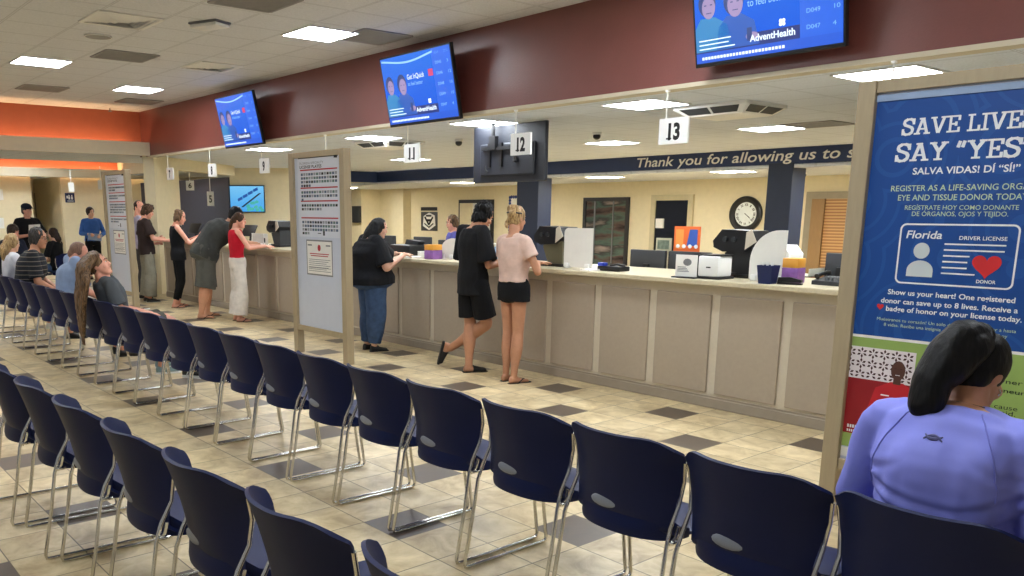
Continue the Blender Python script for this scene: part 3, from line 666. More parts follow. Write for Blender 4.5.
# ================================================================== CHAIRS
def sstep(t): t = max(0, min(1, t)); return t*t*(3-2*t)
def chair_shell():
    """one-piece plastic shell; local origin at the rear feet line, +y is forward"""
    # centre-line profile: (y, z, half width, forward wrap of the edges)
    prof = [(0.520, 0.405, 0.200, 0.000), (0.525, 0.425, 0.215, 0.000), (0.510, 0.442, 0.222, 0.002), (0.44, 0.445, 0.228, 0.004), (0.34, 0.435, 0.232, 0.006),
            (0.24, 0.430, 0.232, 0.010), (0.165, 0.434, 0.226, 0.018), (0.115, 0.455, 0.216, 0.036), (0.090, 0.50, 0.214, 0.060), (0.077, 0.56, 0.222, 0.082),
            (0.060, 0.64, 0.236, 0.104), (0.038, 0.72, 0.250, 0.122), (0.024, 0.765, 0.257, 0.128), (0.012, 0.80, 0.259, 0.130), (0.003, 0.824, 0.254, 0.128)]
    n = 18; bm = bmesh.new(); grid = []
    P, _ = spline([Vector((p[0], p[1], 0)) for p in prof], [0]*len(prof), 3)
    m = len(P)
    for k in range(m):
        t = k/3.0; a = min(int(t), len(prof)-2); f = t-a
        hw = prof[a][2]*(1-f)+prof[a+1][2]*f; wr = prof[a][3]*(1-f)+prof[a+1][3]*f
        row = []
        for i in range(n+1):
            u = -1+2*i/n
            # rounded top corners
            dz = 0.0
            if k > m-10: dz = -0.050*max(0, abs(u)-0.55)**2/0.2025*((k-(m-10))/9.0)
            uu = abs(u)
            row.append(bm.verts.new((hw*u, P[k].x + wr*uu**2.4, P[k].y + dz + (0.012*uu**2 if P[k].y < 0.46 and k < 24 else 0))))
        grid.append(row)
    for k in range(m-1):
        for i in range(n): bm.faces.new((grid[k][i], grid[k][i+1], grid[k+1][i+1], grid[k+1][i]))
    bmesh.ops.recalc_face_normals(bm, faces=bm.faces)
    bmesh.ops.solidify(bm, geom=bm.faces[:], thickness=0.012)
    mb = MB(); bm.verts.index_update(); mb.add([v.co.copy() for v in bm.verts], [[v.index for v in f.verts] for f in bm.faces]); bm.free()
    # rounded rear rim of the seat pan
    out = []; inn = []
    for i in range(25):
        a = PI + PI*i/24; ca, sa = math.cos(a), math.sin(a)
        sx = math.copysign(abs(ca)**0.88, ca); sy = math.copysign(abs(sa)**0.88, sa)
        out.append((0.232*sx, 0.245+0.178*sy)); inn.append((0.215*sx, 0.245+0.160*sy))
    sk = []
    for zz, hw, y0, wr, mixf in ((0.545, 0.206, 0.0775, 0.066, 0.0), (0.505, 0.210, 0.084, 0.056, 0.12), (0.475, 0.222, 0.080, 0.045, 0.55)):
        row = []
        for i in range(25):
            a = PI+PI*i/24; ca = math.cos(a); u = math.copysign(abs(ca)**0.88, ca); bx, by = hw*u, y0+wr*abs(u)**2.4
            row.append(Vector((bx*(1-mixf)+out[i][0]*mixf, by*(1-mixf)+out[i][1]*mixf, zz)))
        sk.append(row)
    rings = sk + [[Vector((x, y, z)) for x, y in o] for o, z in ((out, 0.456), ([(x*1.01, y-0.002) for x, y in out], 0.44), (out, 0.421), (inn, 0.416))]
    mb.loft(rings, caps=False, closed=False)
    mb.add([Vector((x, y, 0.417)) for x, y in inn], [list(range(len(inn)))])
    return mb.mesh('seat_shell', [M['shell']], True, 50)
def chair_leg(s):
    mb = MB(); x = s*0.247
    pts = [(s*0.258, 0.150, 0.735), (s*0.250, 0.165, 0.66), (s*0.240, 0.155, 0.57), (s*0.240, 0.110, 0.49), (s*0.245, 0.085, 0.42), (x, 0.055, 0.24), (x, 0.012, 0.03), (x, 0.018, 0.012), (x, 0.035, 0.010),
           (x, 0.28, 0.010), (x, 0.525, 0.010), (x, 0.540, 0.014), (x, 0.545, 0.03), (x, 0.515, 0.25), (s*0.236, 0.485, 0.40), (s*0.20, 0.47, 0.415), (s*0.10, 0.46, 0.415)]
    mb.tube(pts, 0.0082, 8); return mb.mesh('leg', [M['chrome']], True, 60)
proto_meshes = dict(seat_shell=chair_shell(), leg_l=chair_leg(-1), leg_r=chair_leg(1))
bd = MB(); bd.ell((-0.040, 0.075, 0.528), (0.062, 0.009, 0.025), 24, 8)
proto_meshes['badge'] = bd.mesh('badge', [M['badge']], True, 60)
gc = MB().box(0.238, 0.268, 0.09, 0.135, 0.435, 0.447, 0.003).tube([(0.245, 0.10, 0.43), (0.262, 0.115, 0.46), (0.264, 0.125, 0.50)], 0.006, 8)
proto_meshes['clip'] = gc.mesh('ganging_clip', [M['chrome']], True)
cbm = MB().tube([(-0.215, 0.36, 0.424), (0.215, 0.36, 0.424)], 0.008, 8)
proto_meshes['cross'] = cbm.mesh('cross_tube', [M['chrome']], True)
def make_chair():
    t = thing('waiting_chair', 'x', 'chair')
    link('seat_shell', proto_meshes['seat_shell'], t); link('badge', proto_meshes['badge'], t)
    link('leg', proto_meshes['leg_l'], t); link('leg', proto_meshes['leg_r'], t)
    link('ganging_clip', proto_meshes['clip'], t); link('cross_tube', proto_meshes['cross'], t)
    return t
chair0 = make_chair(); used = [False]
def place_chair(x, y, label, group, rz=0.0):
    o = chair0 if not used[0] else copy_tree(chair0)
    used[0] = True
    o.location = (x, y, 0); o.rotation_euler = (0, 0, rz); o['label'] = label; o['group'] = group
    return o
ORD = ['first', 'second', 'third', 'fourth', 'fifth', 'sixth', 'seventh', 'eighth', 'ninth', 'tenth', 'eleventh', 'twelfth', 'thirteenth', 'fourteenth', 'fifteenth', 'sixteenth',
       'seventeenth', 'eighteenth', 'nineteenth', 'twentieth', 'twenty-first', 'twenty-second', 'twenty-third']
PITCH = 0.5315
for k in range(23):
    x = -0.875-PITCH*k-(0.02 if 4 <= k <= 7 else 0)
    if k == 0: lab = 'navy plastic waiting chair under the woman in the lavender top'
    elif k == 1: lab = 'navy waiting chair, empty, directly left of the woman in lavender'
    else: lab = 'navy waiting chair, %s to the left of the woman in lavender, front row' % ORD[k-1]
    place_chair(x, 2.36, lab, 'front row of waiting chairs', rnd.uniform(-0.02, 0.02))
for k in range(7):
    x = -1.455-0.563*k
    lab = 'navy chrome-framed chair in the nearest row, %s from the bottom edge' % ORD[k]
    place_chair(x, 1.03-0.026*k, lab, 'nearest row of waiting chairs', -0.045+rnd.uniform(-0.02, 0.02))

# ================================================================== STANDING BOARDS
def board(name, label, x0, x1, y, top=2.235, zr=0.33):
    t = thing(name, label, 'board', ((x0+x1)/2, y, 0)); c = (x0+x1)/2; a, b = x0-c, x1-c; w = 0.085
    MB().box(a, a+w, -0.045, 0.045, 0, top, 0.004).build('post', M['tan'], t, False)
    MB().box(b-w, b, -0.045, 0.045, 0, top, 0.004).build('post', M['tan'], t, False)
    MB().box(a+w, b-w, -0.035, 0.035, top-w*0.7, top, 0.003).build('rail', M['tan'], t, False)
    MB().box(a+w, b-w, -0.035, 0.035, zr-0.06, zr, 0.003).build('rail', M['tan'], t, False)
    MB().box(a+w-0.002, b-w+0.002, -0.012, 0.012, zr-0.004, top-w*0.7+0.002).build('panel', M['panel'], t, False)
    return t
def rect(mb, x0, x1, z0, z1, y): mb.add([(x0, y, z0), (x1, y, z0), (x1, y, z1), (x0, y, z1)], [[0, 1, 2, 3]])
M['chart'] = mat('pale_blue_chart', (220, 224, 234), 0.5, var=0.02)
def licence_board(label, xc, y, rows_at, seed):
    t = board('information_board', label, xc-0.565, xc+0.565, y)
    r = random.Random(seed); yy = -0.0135
    sh = MB(); rect(sh, -0.42, 0.42, 1.33, 2.19, yy); sh.build('plate_chart', M['chart'], t, False)
    g = MB(); yy = -0.0145
    g.m = 0; rect(g, -0.40, 0.42, 2.168, 2.178, yy); g.box(0.36, 0.40, -0.03, -0.013, 2.15, 2.185)
    g.m = 3; put_text(g, 'FLORIDA SPECIALTY', (-0.37, yy, 2.105), 0.026, 0.50)
    g.m = 0; put_text(g, 'LICENSE PLATES', (-0.37, yy, 2.063), 0.032, 0.46, bold=0.02)
    for zb, nrow, last in rows_at:
        g.m = 1; rect(g, -0.36, 0.40, zb-0.007, zb+0.007, yy)
        for q in range(nrow):
            nc = 14 if q < nrow-1 else last
            for c in range(nc):
                x = -0.345+c*0.0535; z = zb-0.048-q*0.040
                g.m = r.choice((0, 2, 2, 4, 5)); rect(g, x, x+0.042, z-0.011, z+0.011, yy)
                g.m = 3; rect(g, x, x+0.042, z+0.011, z+0.016, yy)
    g.m = 0; rect(g, -0.02, 0.05, 1.368, 1.376, yy); rect(g, 0.09, 0.125, 1.35, 1.41, yy)
    g.build('plate_rows', [M['ink'], M['red'], mat('plate_blue', (70, 90, 120), 0.5), M['grey'], mat('plate_green', (84, 116, 110), 0.5), mat('plate_grey', (150, 156, 164), 0.5)], t, False)
    n = MB(); n.m = 0; rect(n, -0.27, 0.27, 0.915, 1.30, yy); n.m = 1; rect(n, -0.255, 0.255, 0.93, 1.285, yy-0.0006)
    n.m = 2
    for k in range(2): rect(n, -0.20+k*0.02, 0.20-k*0.02, 1.145-k*0.022, 1.155-k*0.022, yy-0.0012)
    n.ell((0, yy-0.001, 1.215), (0.032, 0.0006, 0.036), 16, 6)
    n.m = 0
    for k in range(7): rect(n, -0.225, 0.225-(k % 3)*0.04, 1.085-k*0.021, 1.091-k*0.021, yy-0.0012)
    rect(n, -0.235, 0.235, 0.995, 1.0, yy-0.0012)
    for xx in (-0.24, 0.14): rect(n, xx, xx+0.09, 1.235, 1.25, yy-0.0012)
    n.build('posted_notice', [M['grey'], M['paper'], M['red']], t, False)
    return t
licence_board('tall tan framed board with licence plate chart left of the girl in jeans', -7.99, 4.85, ((2.045, 4, 4), (1.855, 3, 1), (1.715, 2, 8), (1.535, 4, 3)), 3)
licence_board('tall tan framed board with red headed chart at the left end of counter', -14.0, 4.72, ((2.02, 2, 6), (1.89, 2, 8), (1.75, 4, 12), (1.52, 2, 7)), 5)

pb = board('poster_board', 'tall tan framed board with blue donor poster behind the woman in lavender', -2.06, -0.93, 4.40)
pb.location.x -= 0.018
PX = -1.495
def pblue():
    m, nt, b = nodes_of('poster_blue_print'); N = nt.nodes; L = nt.links
    tc = N.new('ShaderNodeTexCoord'); vo = N.new('ShaderNodeTexVoronoi'); vo.inputs['Scale'].default_value = 2.6
    L.new(tc.outputs['Object'], vo.inputs['Vector'])
    w = math_node(nt, 'GREATER_THAN', math_node(nt, 'SINE', math_node(nt, 'MULTIPLY', vo.outputs['Distance'], 42.0)), 0.72)
    mx = N.new('ShaderNodeMix'); mx.data_type = 'RGBA'; L.new(w, mx.inputs[0]); mx.inputs[6].default_value = lin((24, 74, 146)); mx.inputs[7].default_value = lin((34, 84, 156))
    L.new(mx.outputs[2], b.inputs['Base Color']); b.inputs['Roughness'].default_value = 0.38
    return m
bl = MB(); rect(bl, -2.0-PX, -0.99-PX, 0.995, 2.135, -0.0135); bl.build('blue_sheet', pblue(), pb, False)
MB().box(-1.99-PX, -1.0-PX, -0.02, -0.012, 2.135, 2.165).build('clip_rail', mat('acrylic_clip_rail', (150, 170, 200), 0.3), pb, False)
gr = MB(); rect(gr, -2.0-PX, -0.99-PX, 0.40, 0.985, -0.0135); gr.build('green_sheet', mat('poster_green_print', (150, 178, 96), 0.4), pb, False)
wl = MB(); rect(wl, -2.0-PX, -0.99-PX, 0.983, 0.997, -0.0145); wl.build('white_strip', M['paper'], pb, False); wl = MB(); rect(wl, -2.0-PX, -1.93-PX, 0.345, 0.395, -0.0145); wl.build('white_tag', M['paper'], pb, False)
M['pwhite'] = mat('poster_white_print', (236, 238, 240), 0.45, var=0.02)
M['pgrey'] = mat('poster_pale_print', (206, 214, 214), 0.45, var=0.02)
M['pyel'] = mat('poster_lime_print', (196, 214, 176), 0.45, var=0.02)
Yp = -0.0148
TXM = [M['pwhite'], M['pgrey'], M['pyel'], M['ink'], mat('heart_red', (214, 44, 46), 0.45)]
tx = MB()
def flush(name, smooth=False):
    global tx
    m = tx.m; tx.build(name, TXM, pb, smooth); tx = MB(); tx.m = m
def line(s, x, z, h, w, upto=None, **k): put_text(tx, s, (x-PX, Yp, z), h, w, upto=upto, **k); flush('text_line')
tx.m = 0
# hand-built slab serif capitals: strokes on a 0..1 grid (x to advance width)
GL = {'S': (.72, [('p', [(.64, .80), (.60, .90), (.46, .96), (.28, .95), (.13, .86), (.10, .72), (.18, .61), (.36, .54), (.54, .46), (.62, .34), (.58, .16), (.44, .06), (.26, .04), (.12, .10), (.08, .22)]), ('l', (.66, .66, .66, .96)), ('l', (.06, .04, .06, .36))]),
      'A': (.92, [('l', (.18, .05, .44, .95)), ('l', (.74, .05, .48, .95)), ('l', (.26, .33, .66, .33)), ('h', (.02, .34, .06)), ('h', (.58, .90, .06)), ('h', (.28, .56, .94))]),
      'V': (.90, [('l', (.16, .95, .43, .06)), ('l', (.74, .95, .47, .06)), ('h', (.01, .32, .94)), ('h', (.58, .89, .94))]),
      'E': (.76, [('l', (.20, .05, .20, .95)), ('h', (.04, .68, .06)), ('h', (.04, .68, .94)), ('h', (.2, .50, .50)), ('l', (.66, .05, .66, .28)), ('l', (.66, .72, .66, .95)), ('l', (.50, .40, .50, .60))]),
      'L': (.72, [('l', (.20, .05, .20, .95)), ('h', (.04, .66, .06)), ('h', (.04, .38, .94)), ('l', (.63, .05, .63, .32))]),
      'I': (.44, [('l', (.22, .05, .22, .95)), ('h', (.04, .40, .06)), ('h', (.04, .40, .94))]),
      'Y': (.88, [('l', (.16, .95, .44, .48)), ('l', (.72, .95, .44, .48)), ('l', (.44, .05, .44, .5)), ('h', (.02, .32, .94)), ('h', (.56, .86, .94)), ('h', (.26, .62, .06))]),
      '“': (.50, [('l', (.10, .66, .18, .96)), ('l', (.30, .66, .38, .96)), ('l', (.08, .70, .18, .70)), ('l', (.28, .70, .38, .70))]),
      '”': (.50, [('l', (.10, .64, .18, .94)), ('l', (.30, .64, .38, .94)), ('l', (.08, .90, .18, .90)), ('l', (.28, .90, .38, .90))]), ' ': (.34, [])}
def slab_text(s_, x, z, h, w, nvis):
    adv = [GL[c][0] for c in s_]; sx = w/sum(adv[:nvis]); pen = 0
    cnt = [0]
    def seg(x0, y0, x1, y1, t, ty):
        cnt[0] += 1
        a = Vector((x0*sx, 0, y0*h)); b = Vector((x1*sx, 0, y1*h)); d = (b-a).normalized(); q = Vector((-d.z, 0, d.x))
        ww = (abs(q.x)*t*sx+abs(q.z)*ty*h)/2; o = Vector((x-PX+pen*sx, Yp-0.00006*(cnt[0] % 30), z)); a = a-d*0.002; b = b+d*0.002
        tx.add([a-q*ww+o, b-q*ww+o, b+q*ww+o, a+q*ww+o], [[0, 1, 2, 3]])
    for c in s_:
        for k_, v in GL[c][1]:
            if k_ == 'l': seg(*v, .145, .10)
            elif k_ == 'h': seg(v[0], v[2], v[1], v[2], .15, .105)
            else:
                for a, b in zip(v[:-1], v[1:]): seg(a[0], a[1], b[0], b[1], .145, .12)
        pen += GL[c][0]
    flush('headline')
slab_text('SAVE LIVES', -1.845, 1.969, 0.076, 0.497, 9)
slab_text('SAY “YES”', -1.862, 1.847, 0.084, 0.524, 8)
tx.m = 0
line('SALVA VIDAS! DÍ “SÍ!”', -1.776, 1.786, 0.032, 0.444, bold=0.02)
tx.m = 2
line('REGISTER AS A LIFE-SAVING ORGAN,', -1.868, 1.709, 0.028, 0.553, 'REGISTER AS A LIFE-SAVING ORG', bold=0.008)
line('EYE AND TISSUE DONOR TODAY.', -1.831, 1.665, 0.028, 0.522, 'EYE AND TISSUE DONOR TODA', bold=0.008)
line('REGÍSTRATE HOY COMO DONANTE', -1.794, 1.621, 0.022, 0.478, bold=0.003)
line('DE ÓRGANOS, OJOS Y TEJIDO.', -1.759, 1.592, 0.022, 0.406, bold=0.003)
tx.m = 0
line('Florida', -1.774, 1.487, 0.038, 0.163, bold=0.016, shear=0.15)
line('DRIVER LICENSE', -1.539, 1.485, 0.018, 0.196, bold=0.01)
line('DONOR', -1.446, 1.291, 0.016, 0.08, bold=0.02)
line('Show us your heart! One registered', -1.827, 1.212, 0.0255, 0.548, bold=0.02)
line('donor can save up to 8 lives. Receive a', -1.856, 1.168, 0.0255, 0.593, bold=0.02)
line('badge of honor on your license today.', -1.828, 1.129, 0.0255, 0.585, bold=0.02)
tx.m = 2
line('Muéstranos tu corazón! Un solo donante puede salvar a hasta', -1.866, 1.079, 0.016, 0.607)
line('8 vidas. Recibe una insignia de honor en tu licencia hoy', -1.829, 1.053, 0.016, 0.539)
tx.m = 3
line('Business owner', -1.52, 0.846, 0.022, 0.315); line('and entrepreneur', -1.52, 0.803, 0.022, 0.33)
line('“It’s for a good cause', -1.58, 0.727, 0.022, 0.37); line('to help,” he said.', -1.52, 0.701, 0.022, 0.305)
tx.m = 0
# driver licence drawing
def outline(pts, w):
    n = len(pts)
    for i in range(n):
        a = Vector((pts[i][0], 0, pts[i][1])); b = Vector((pts[(i+1) % n][0], 0, pts[(i+1) % n][1])); d = (b-a).normalized(); q = Vector((-d.z, 0, d.x))*w/2
        e = d*w/2; o = Vector((-PX, Yp-0.0001*(i % 7), 0)); tx.add([a-q-e+o, b-q+e+o, b+q+e+o, a+q-e+o], [[0, 1, 2, 3]])
tx.m = 0
rr = 0.025; X_0, X_1, Z0, Z1 = -1.797, -1.30, 1.272, 1.553; cp = []
for cx_, cz_, a0 in ((X_1-rr, Z1-rr, 0), (X_0+rr, Z1-rr, PI/2), (X_0+rr, Z0+rr, PI), (X_1-rr, Z0+rr, 1.5*PI)):
    for i in range(6): a = a0+PI/2*i/5; cp.append((cx_+rr*math.cos(a), cz_+rr*math.sin(a)))
outline(cp, 0.008); flush('licence_outline')
for k, w_ in enumerate((0.253, 0.25, 0.112, 0.106, 0.106, 0.142)): rect(tx, -1.597-PX, -1.597+w_-PX, 1.460-k*0.0272, 1.467-k*0.0272, Yp)
tx.m = 1
tx.add([(-1.694+0.036*math.cos(2*PI*i/28)-PX, Yp, 1.429+0.038*math.sin(2*PI*i/28)) for i in range(28)], [list(range(28))])
sh = [(-1.752, 1.305), (-1.634, 1.305)] + [(-1.693+0.059*math.cos(PI*i/14), 1.335+0.048*math.sin(PI*i/14)) for i in range(15)]
tx.add([(a-PX, Yp, b) for a, b in sh], [list(range(len(sh)))])
def heart(cx_, cz_, s):
    pts = []
    for i in range(40):
        t = 2*PI*i/40; pts.append((cx_+s*16*math.sin(t)**3/16, cz_+s*(13*math.cos(t)-5*math.cos(2*t)-2*math.cos(3*t)-math.cos(4*t))/16))
    tx.add([(a-PX, Yp-0.0005, b) for a, b in pts], [list(range(40))])
flush('licence_drawing'); tx.m = 4; heart(-1.412, 1.372, 0.060); flush('heart'); tx.m = 4; heart(-1.855, 1.147, 0.017); flush('heart')
# photograph on the lower sheet: patterned backdrop, red shirt man
ph = MB(); ph.m = 0; rect(ph, -1.998-PX, -1.66-PX, 0.475, 0.935, -0.0143); ph.m = 1; rect(ph, -1.998-PX, -1.66-PX, 0.475, 0.77, -0.0146)
ph.m = 2
for i in range(6):
    for j in range(3):
        cx_ = -1.975+i*0.056; cz_ = 0.905-j*0.056
        for a in range(6):
            an = a*PI/3+PI/6; dx, dz = math.cos(an), math.sin(an); px_, pz_ = -dz, dx
            if cz_+dz*0.026 > 0.933 or cz_+dz*0.026 < 0.772 or cx_+dx*0.03 < -1.997: continue
            ph.add([(cx_+dx*0.006-PX, -0.0147, cz_+dz*0.006), (cx_+dx*0.018+px_*0.006-PX, -0.0147, cz_+dz*0.018+pz_*0.006), (cx_+dx*0.028-PX, -0.0147, cz_+dz*0.028), (cx_+dx*0.018-px_*0.006-PX, -0.0147, cz_+dz*0.018-pz_*0.006)], [[0, 1, 2, 3]])
ph.m = 3
mx_ = -1.735
ph.add([(a-PX, -0.0151, b) for a, b in [(mx_-0.13, 0.475), (mx_+0.13, 0.475), (mx_+0.125, 0.60), (mx_+0.10, 0.735), (mx_+0.03, 0.775), (mx_-0.03, 0.775), (mx_-0.10, 0.735), (mx_-0.135, 0.60)]], [list(range(8))])
ph.m = 4
ph.ell((mx_-PX, -0.0152, 0.835), (0.034, 0.0006, 0.05), 20, 8); rect(ph, mx_-0.018-PX, mx_+0.018-PX, 0.765, 0.80, -0.0155)
ph.add([(a-PX, -0.0156, b) for a, b in [(mx_-0.13, 0.57), (mx_-0.03, 0.545), (mx_+0.05, 0.56), (mx_+0.12, 0.58), (mx_+0.12, 0.61), (mx_+0.02, 0.58), (mx_-0.12, 0.61)]], [list(range(7))])
ph.m = 5
rect(ph, mx_-0.011-PX, mx_+0.011-PX, 0.811, 0.814, -0.0159)
ph.m = 2
for xx in (-0.013, 0.013): ph.ell((mx_+xx-PX, -0.0159, 0.845), (0.006, 0.0004, 0.0025), 8, 4)
ph.m = 5; rect(ph, mx_-0.07-PX, mx_-0.03-PX, 0.70, 0.706, -0.0156); rect(ph, mx_+0.03-PX, mx_+0.075-PX, 0.70, 0.706, -0.0156)
for k in range(5): rect(ph, -1.955+k*0.013-PX, -1.955+k*0.013+0.009-PX, 0.505, 0.522, -0.0153); rect(ph, -1.955+k*0.011-PX, -1.955+k*0.011+0.007-PX, 0.483, 0.496, -0.0153)
ph.build('portrait_photo', [mat('print_pale', (232, 224, 226), 0.45), mat('print_red', (150, 24, 34), 0.45), mat('print_brown', (66, 30, 30), 0.45), mat('print_shirt_red', (196, 34, 46), 0.45), mat('print_skin', (84, 52, 42), 0.45), M['pwhite']], pb, False)

# ================================================================== COUNTER TOP THINGS
ZT = 1.066
def vision_tester(x, y, label, body):
    """hooded eye tester: slanted head with a face piece on a sloping pedestal"""
    t = thing('vision_tester', label, 'vision tester', (x, y, ZT), 0, 'vision testers on the counter')
    MB().box(-0.17, 0.18, -0.12, 0.14, 0, 0.03, 0.008).build('base', M['black'], t)
    MB().prism([(-0.02, 0.03), (0.17, 0.03), (0.17, 0.24), (0.06, 0.30), (-0.10, 0.20)], 'y', -0.10, 0.12).build('pedestal', body, t, False)
    h = MB().prism([(-0.19, 0.245), (-0.10, 0.21), (0.10, 0.225), (0.20, 0.30), (0.15, 0.385), (-0.12, 0.395), (-0.20, 0.30)], 'y', -0.13, 0.13)
    h.build('head', M['black'], t, False)
    MB().prism([(0.105, 0.235), (0.205, 0.30), (0.155, 0.40), (0.11, 0.375)], 'y', -0.137, -0.131).build('side_plate', mat('beige_plate', (196, 186, 168), 0.5), t, False)
    v = MB()
    for xx in (-0.08, 0.0): v.tube([(xx, -0.128, 0.315), (xx, -0.15, 0.315)], 0.022, 14)
    v.build('eyepiece', M['dark'], t)
    MB().box(-0.02, 0.06, -0.16, -0.12, 0.03, 0.045, 0.004).build('hand_rest', M['dark'], t)
vision_tester(-5.93, 6.38, 'black eye tester with olive pedestal beside the woman in the beige tee', mat('olive_housing', (92, 88, 66), 0.5))
vision_tester(-3.95, 6.52, 'black eye tester beside the white boxed printer below the clock', M['black'])
vision_tester(-11.75, 6.42, 'black eye tester half hidden by the licence board at window 9', M['dark'])
def shield(x, y, label, w, h, curve):
    t = thing('privacy_shield', label, 'screen', (x, y, ZT), 0, 'white privacy shields')
    pts = [(-w/2, 0.01), (w/2, 0.01), (w/2, h)]
    if curve == 'arc':
        for i in range(13): a = PI/2+PI/2*i/12; pts.append((-w/2+w*0.8+w*0.8*math.cos(a), h-h*0.62+h*0.62*math.sin(a)))
    else:
        for i in range(5): a = PI/2+PI/2*i/4; pts.append((-w/2+0.05+0.05*math.cos(a), h-0.05+0.05*math.sin(a)))
    MB().prism(pts, 'y', -0.004, 0.004).build('sheet', mat('frosted_white_sheet', (226, 224, 216), 0.35, var=0.03), t, False)
    f = MB()
    for xx in (-w/2+0.05, w/2-0.05): f.box(xx-0.025, xx+0.025, -0.03, 0.03, 0, 0.05, 0.006)
    f.build('foot', M['white'], t)
shield(-5.50, 6.22, 'white upright shield right of the olive pedestal eye tester', 0.36, 0.385, 'sq')
shield(-3.56, 6.25, 'white curved shield behind the navy cup near poster board', 0.30, 0.40, 'arc')
shield(-7.55, 6.30, 'white shield behind the orange and purple box left of man in black', 0.26, 0.235, 'arc')
shield(-11.98, 6.16, 'white shield in front of the eye tester at window 9', 0.36, 0.20, 'sq')
rd = thing('card_reader', 'flat black card reader with blue tab on the middle counter', 'reader', (-5.08, 6.24, ZT))
MB().box(-0.13, 0.13, -0.08, 0.08, 0, 0.045, 0.01).build('housing', M['black'], rd); MB().box(-0.12, -0.05, -0.085, -0.02, 0.045, 0.075, 0.006).build('blue_tab', mat('blue_plastic', (40, 64, 170), 0.4), rd)
MB().tube([(0.0, -0.05, 0.05), (0.08, -0.05, 0.065), (0.12, 0.02, 0.05)], 0.01, 8).build('cable', M['black'], rd)
def monitor(x, y, label, w=0.5, h=0.3, z0=0.06, back=True, col=None, zb=ZT):
    t = thing('computer_monitor', label, 'monitor', (x, y, zb), 0, 'computer monitors behind the counter')
    MB().box(-w/2, w/2, -0.02, 0.02, z0, z0+h, 0.008).build('casing', col or M['dark'], t)
    MB().box(-w/2+0.012, w/2-0.012, 0.0205, 0.024, z0+0.015, z0+h-0.012).build('screen', M['glassdark'], t, False)
    MB().box(-0.03, 0.03, -0.045, -0.02, 0.01, z0+h*0.6).box(-0.11, 0.11, -0.09, 0.07, 0, 0.012, 0.004).build('stand', M['black'], t)
# work desk behind the counter, keeps the clerks' machines
dk = thing('work_desk', 'dark work desk along the clerks side of the counter', 'desk', (-7, 7.15, 0))
MB().box(-8.4, 6.5, -0.22, 0.55, 0.70, 0.74).build('desk_top', M['dark'], dk, False)
for k in range(9): MB().box(-8.3+k*1.8, -8.25+k*1.8, -0.2, 0.5, 0, 0.70).build('support_panel', M['dark'], dk, False)
ZD = 0.741
monitor(-5.25, 6.98, 'left dark monitor behind the card reader', 0.42, 0.34, 0.15, zb=ZD)
monitor(-4.78, 7.0, 'right dark monitor left of the orange flyer', 0.46, 0.34, 0.15, zb=ZD)
monitor(-4.12, 6.98, 'dark monitor right of the eye tester below the clock', 0.34, 0.36, 0.25, zb=ZD)
monitor(-3.43, 7.22, 'grey monitor back near the poster board post', 0.28, 0.30, 0.22, zb=ZD, col=M['dark'])
monitor(-8.92, 7.0, 'blue grey monitor in front of the girl in jeans', 0.36, 0.33, 0.2, zb=ZD)
monitor(-9.75, 7.0, 'dark monitor hidden behind the licence board', 0.42, 0.33, 0.2, zb=ZD)
monitor(-8.35, 7.02, 'wide dark monitor left of the man in black', 0.5, 0.30, 0.2, zb=ZD)
pr = thing('boxed_printer', 'white square boxed printer with black frame beside the paper sign', 'printer', (-3.98, 6.17, ZT))
MB().box(-0.10, 0.09, -0.08, 0.12, 0.02, 0.185, 0.012).build('body', M['white'], pr); MB().box(-0.12, 0.11, -0.09, 0.13, 0, 0.02, 0.006).box(-0.118, -0.101, -0.07, 0.11, 0.02, 0.195).box(-0.118, 0.10, -0.05, 0.12, 0.186, 0.197).build('frame', M['black'], pr)
MB().box(-0.02, 0.02, -0.083, -0.08, 0.09, 0.10).build('mark', M['ink'], pr, False)
ps = thing('paper_sign', 'white printed sheet standing against the boxed printer', 'sign', (-4.17, 6.06, ZT), 0.05)
MB().box(-0.10, 0.10, -0.003, 0.003, 0.01, 0.19).build('sheet', M['paper'], ps, False)
g = MB(); g.ell((0.01, -0.0035, 0.13), (0.04, 0.0005, 0.03), 12, 6)
for k in range(4): rect(g, -0.08, 0.03-k*0.01, 0.05+k*0.012, 0.056+k*0.012, -0.004)
g.build('print', M['grey'], ps, False); MB().box(-0.11, 0.11, -0.05, 0.05, 0, 0.012, 0.004).build('stand', M['black'], ps)
of = thing('orange_flyer', 'orange flyer with blue phone picture standing behind the dark monitors', 'sign', (-5.02, 7.28, ZD))
MB().box(-0.15, 0.15, -0.003, 0.003, 0.47, 0.72).build('sheet', mat('orange_print', (226, 104, 44), 0.5), of, False)
g = MB(); g.m = 0; g.prism([(0.0, 0.53), (0.12, 0.53), (0.12, 0.69), (0.03, 0.69)], 'y', -0.0045, -0.0035); g.m = 1; rect(g, -0.13, -0.04, 0.50, 0.69, -0.004)
g.m = 2
for k in range(4): g.ell((-0.1+k*0.07, -0.005, 0.525), (0.022, 0.001, 0.02), 12, 6)
g.build('print', [mat('print_blue', (56, 90, 170), 0.5), mat('print_amber', (240, 150, 70), 0.5), M['pwhite']], of, False)
MB().box(-0.12, 0.12, 0.004, 0.02, 0, 0.5).box(-0.12, 0.12, -0.05, 0.08, 0, 0.01).build('stand', M['dark'], of, False)
pf = thing('picture_frame', 'small pale picture frame between the monitors and orange flyer', 'picture', (-5.27, 7.25, ZD))
MB().box(-0.09, 0.09, -0.008, 0.008, 0.47, 0.60).box(-0.05, 0.05, 0.008, 0.02, 0, 0.55).build('frame', mat('pale_wood_frame', (190, 182, 150), 0.5), pf, False); MB().box(-0.07, 0.07, -0.011, -0.008, 0.49, 0.58).build('photo', mat('photo_print', (110, 120, 100), 0.5, var=0.5, scale=20), pf, False)
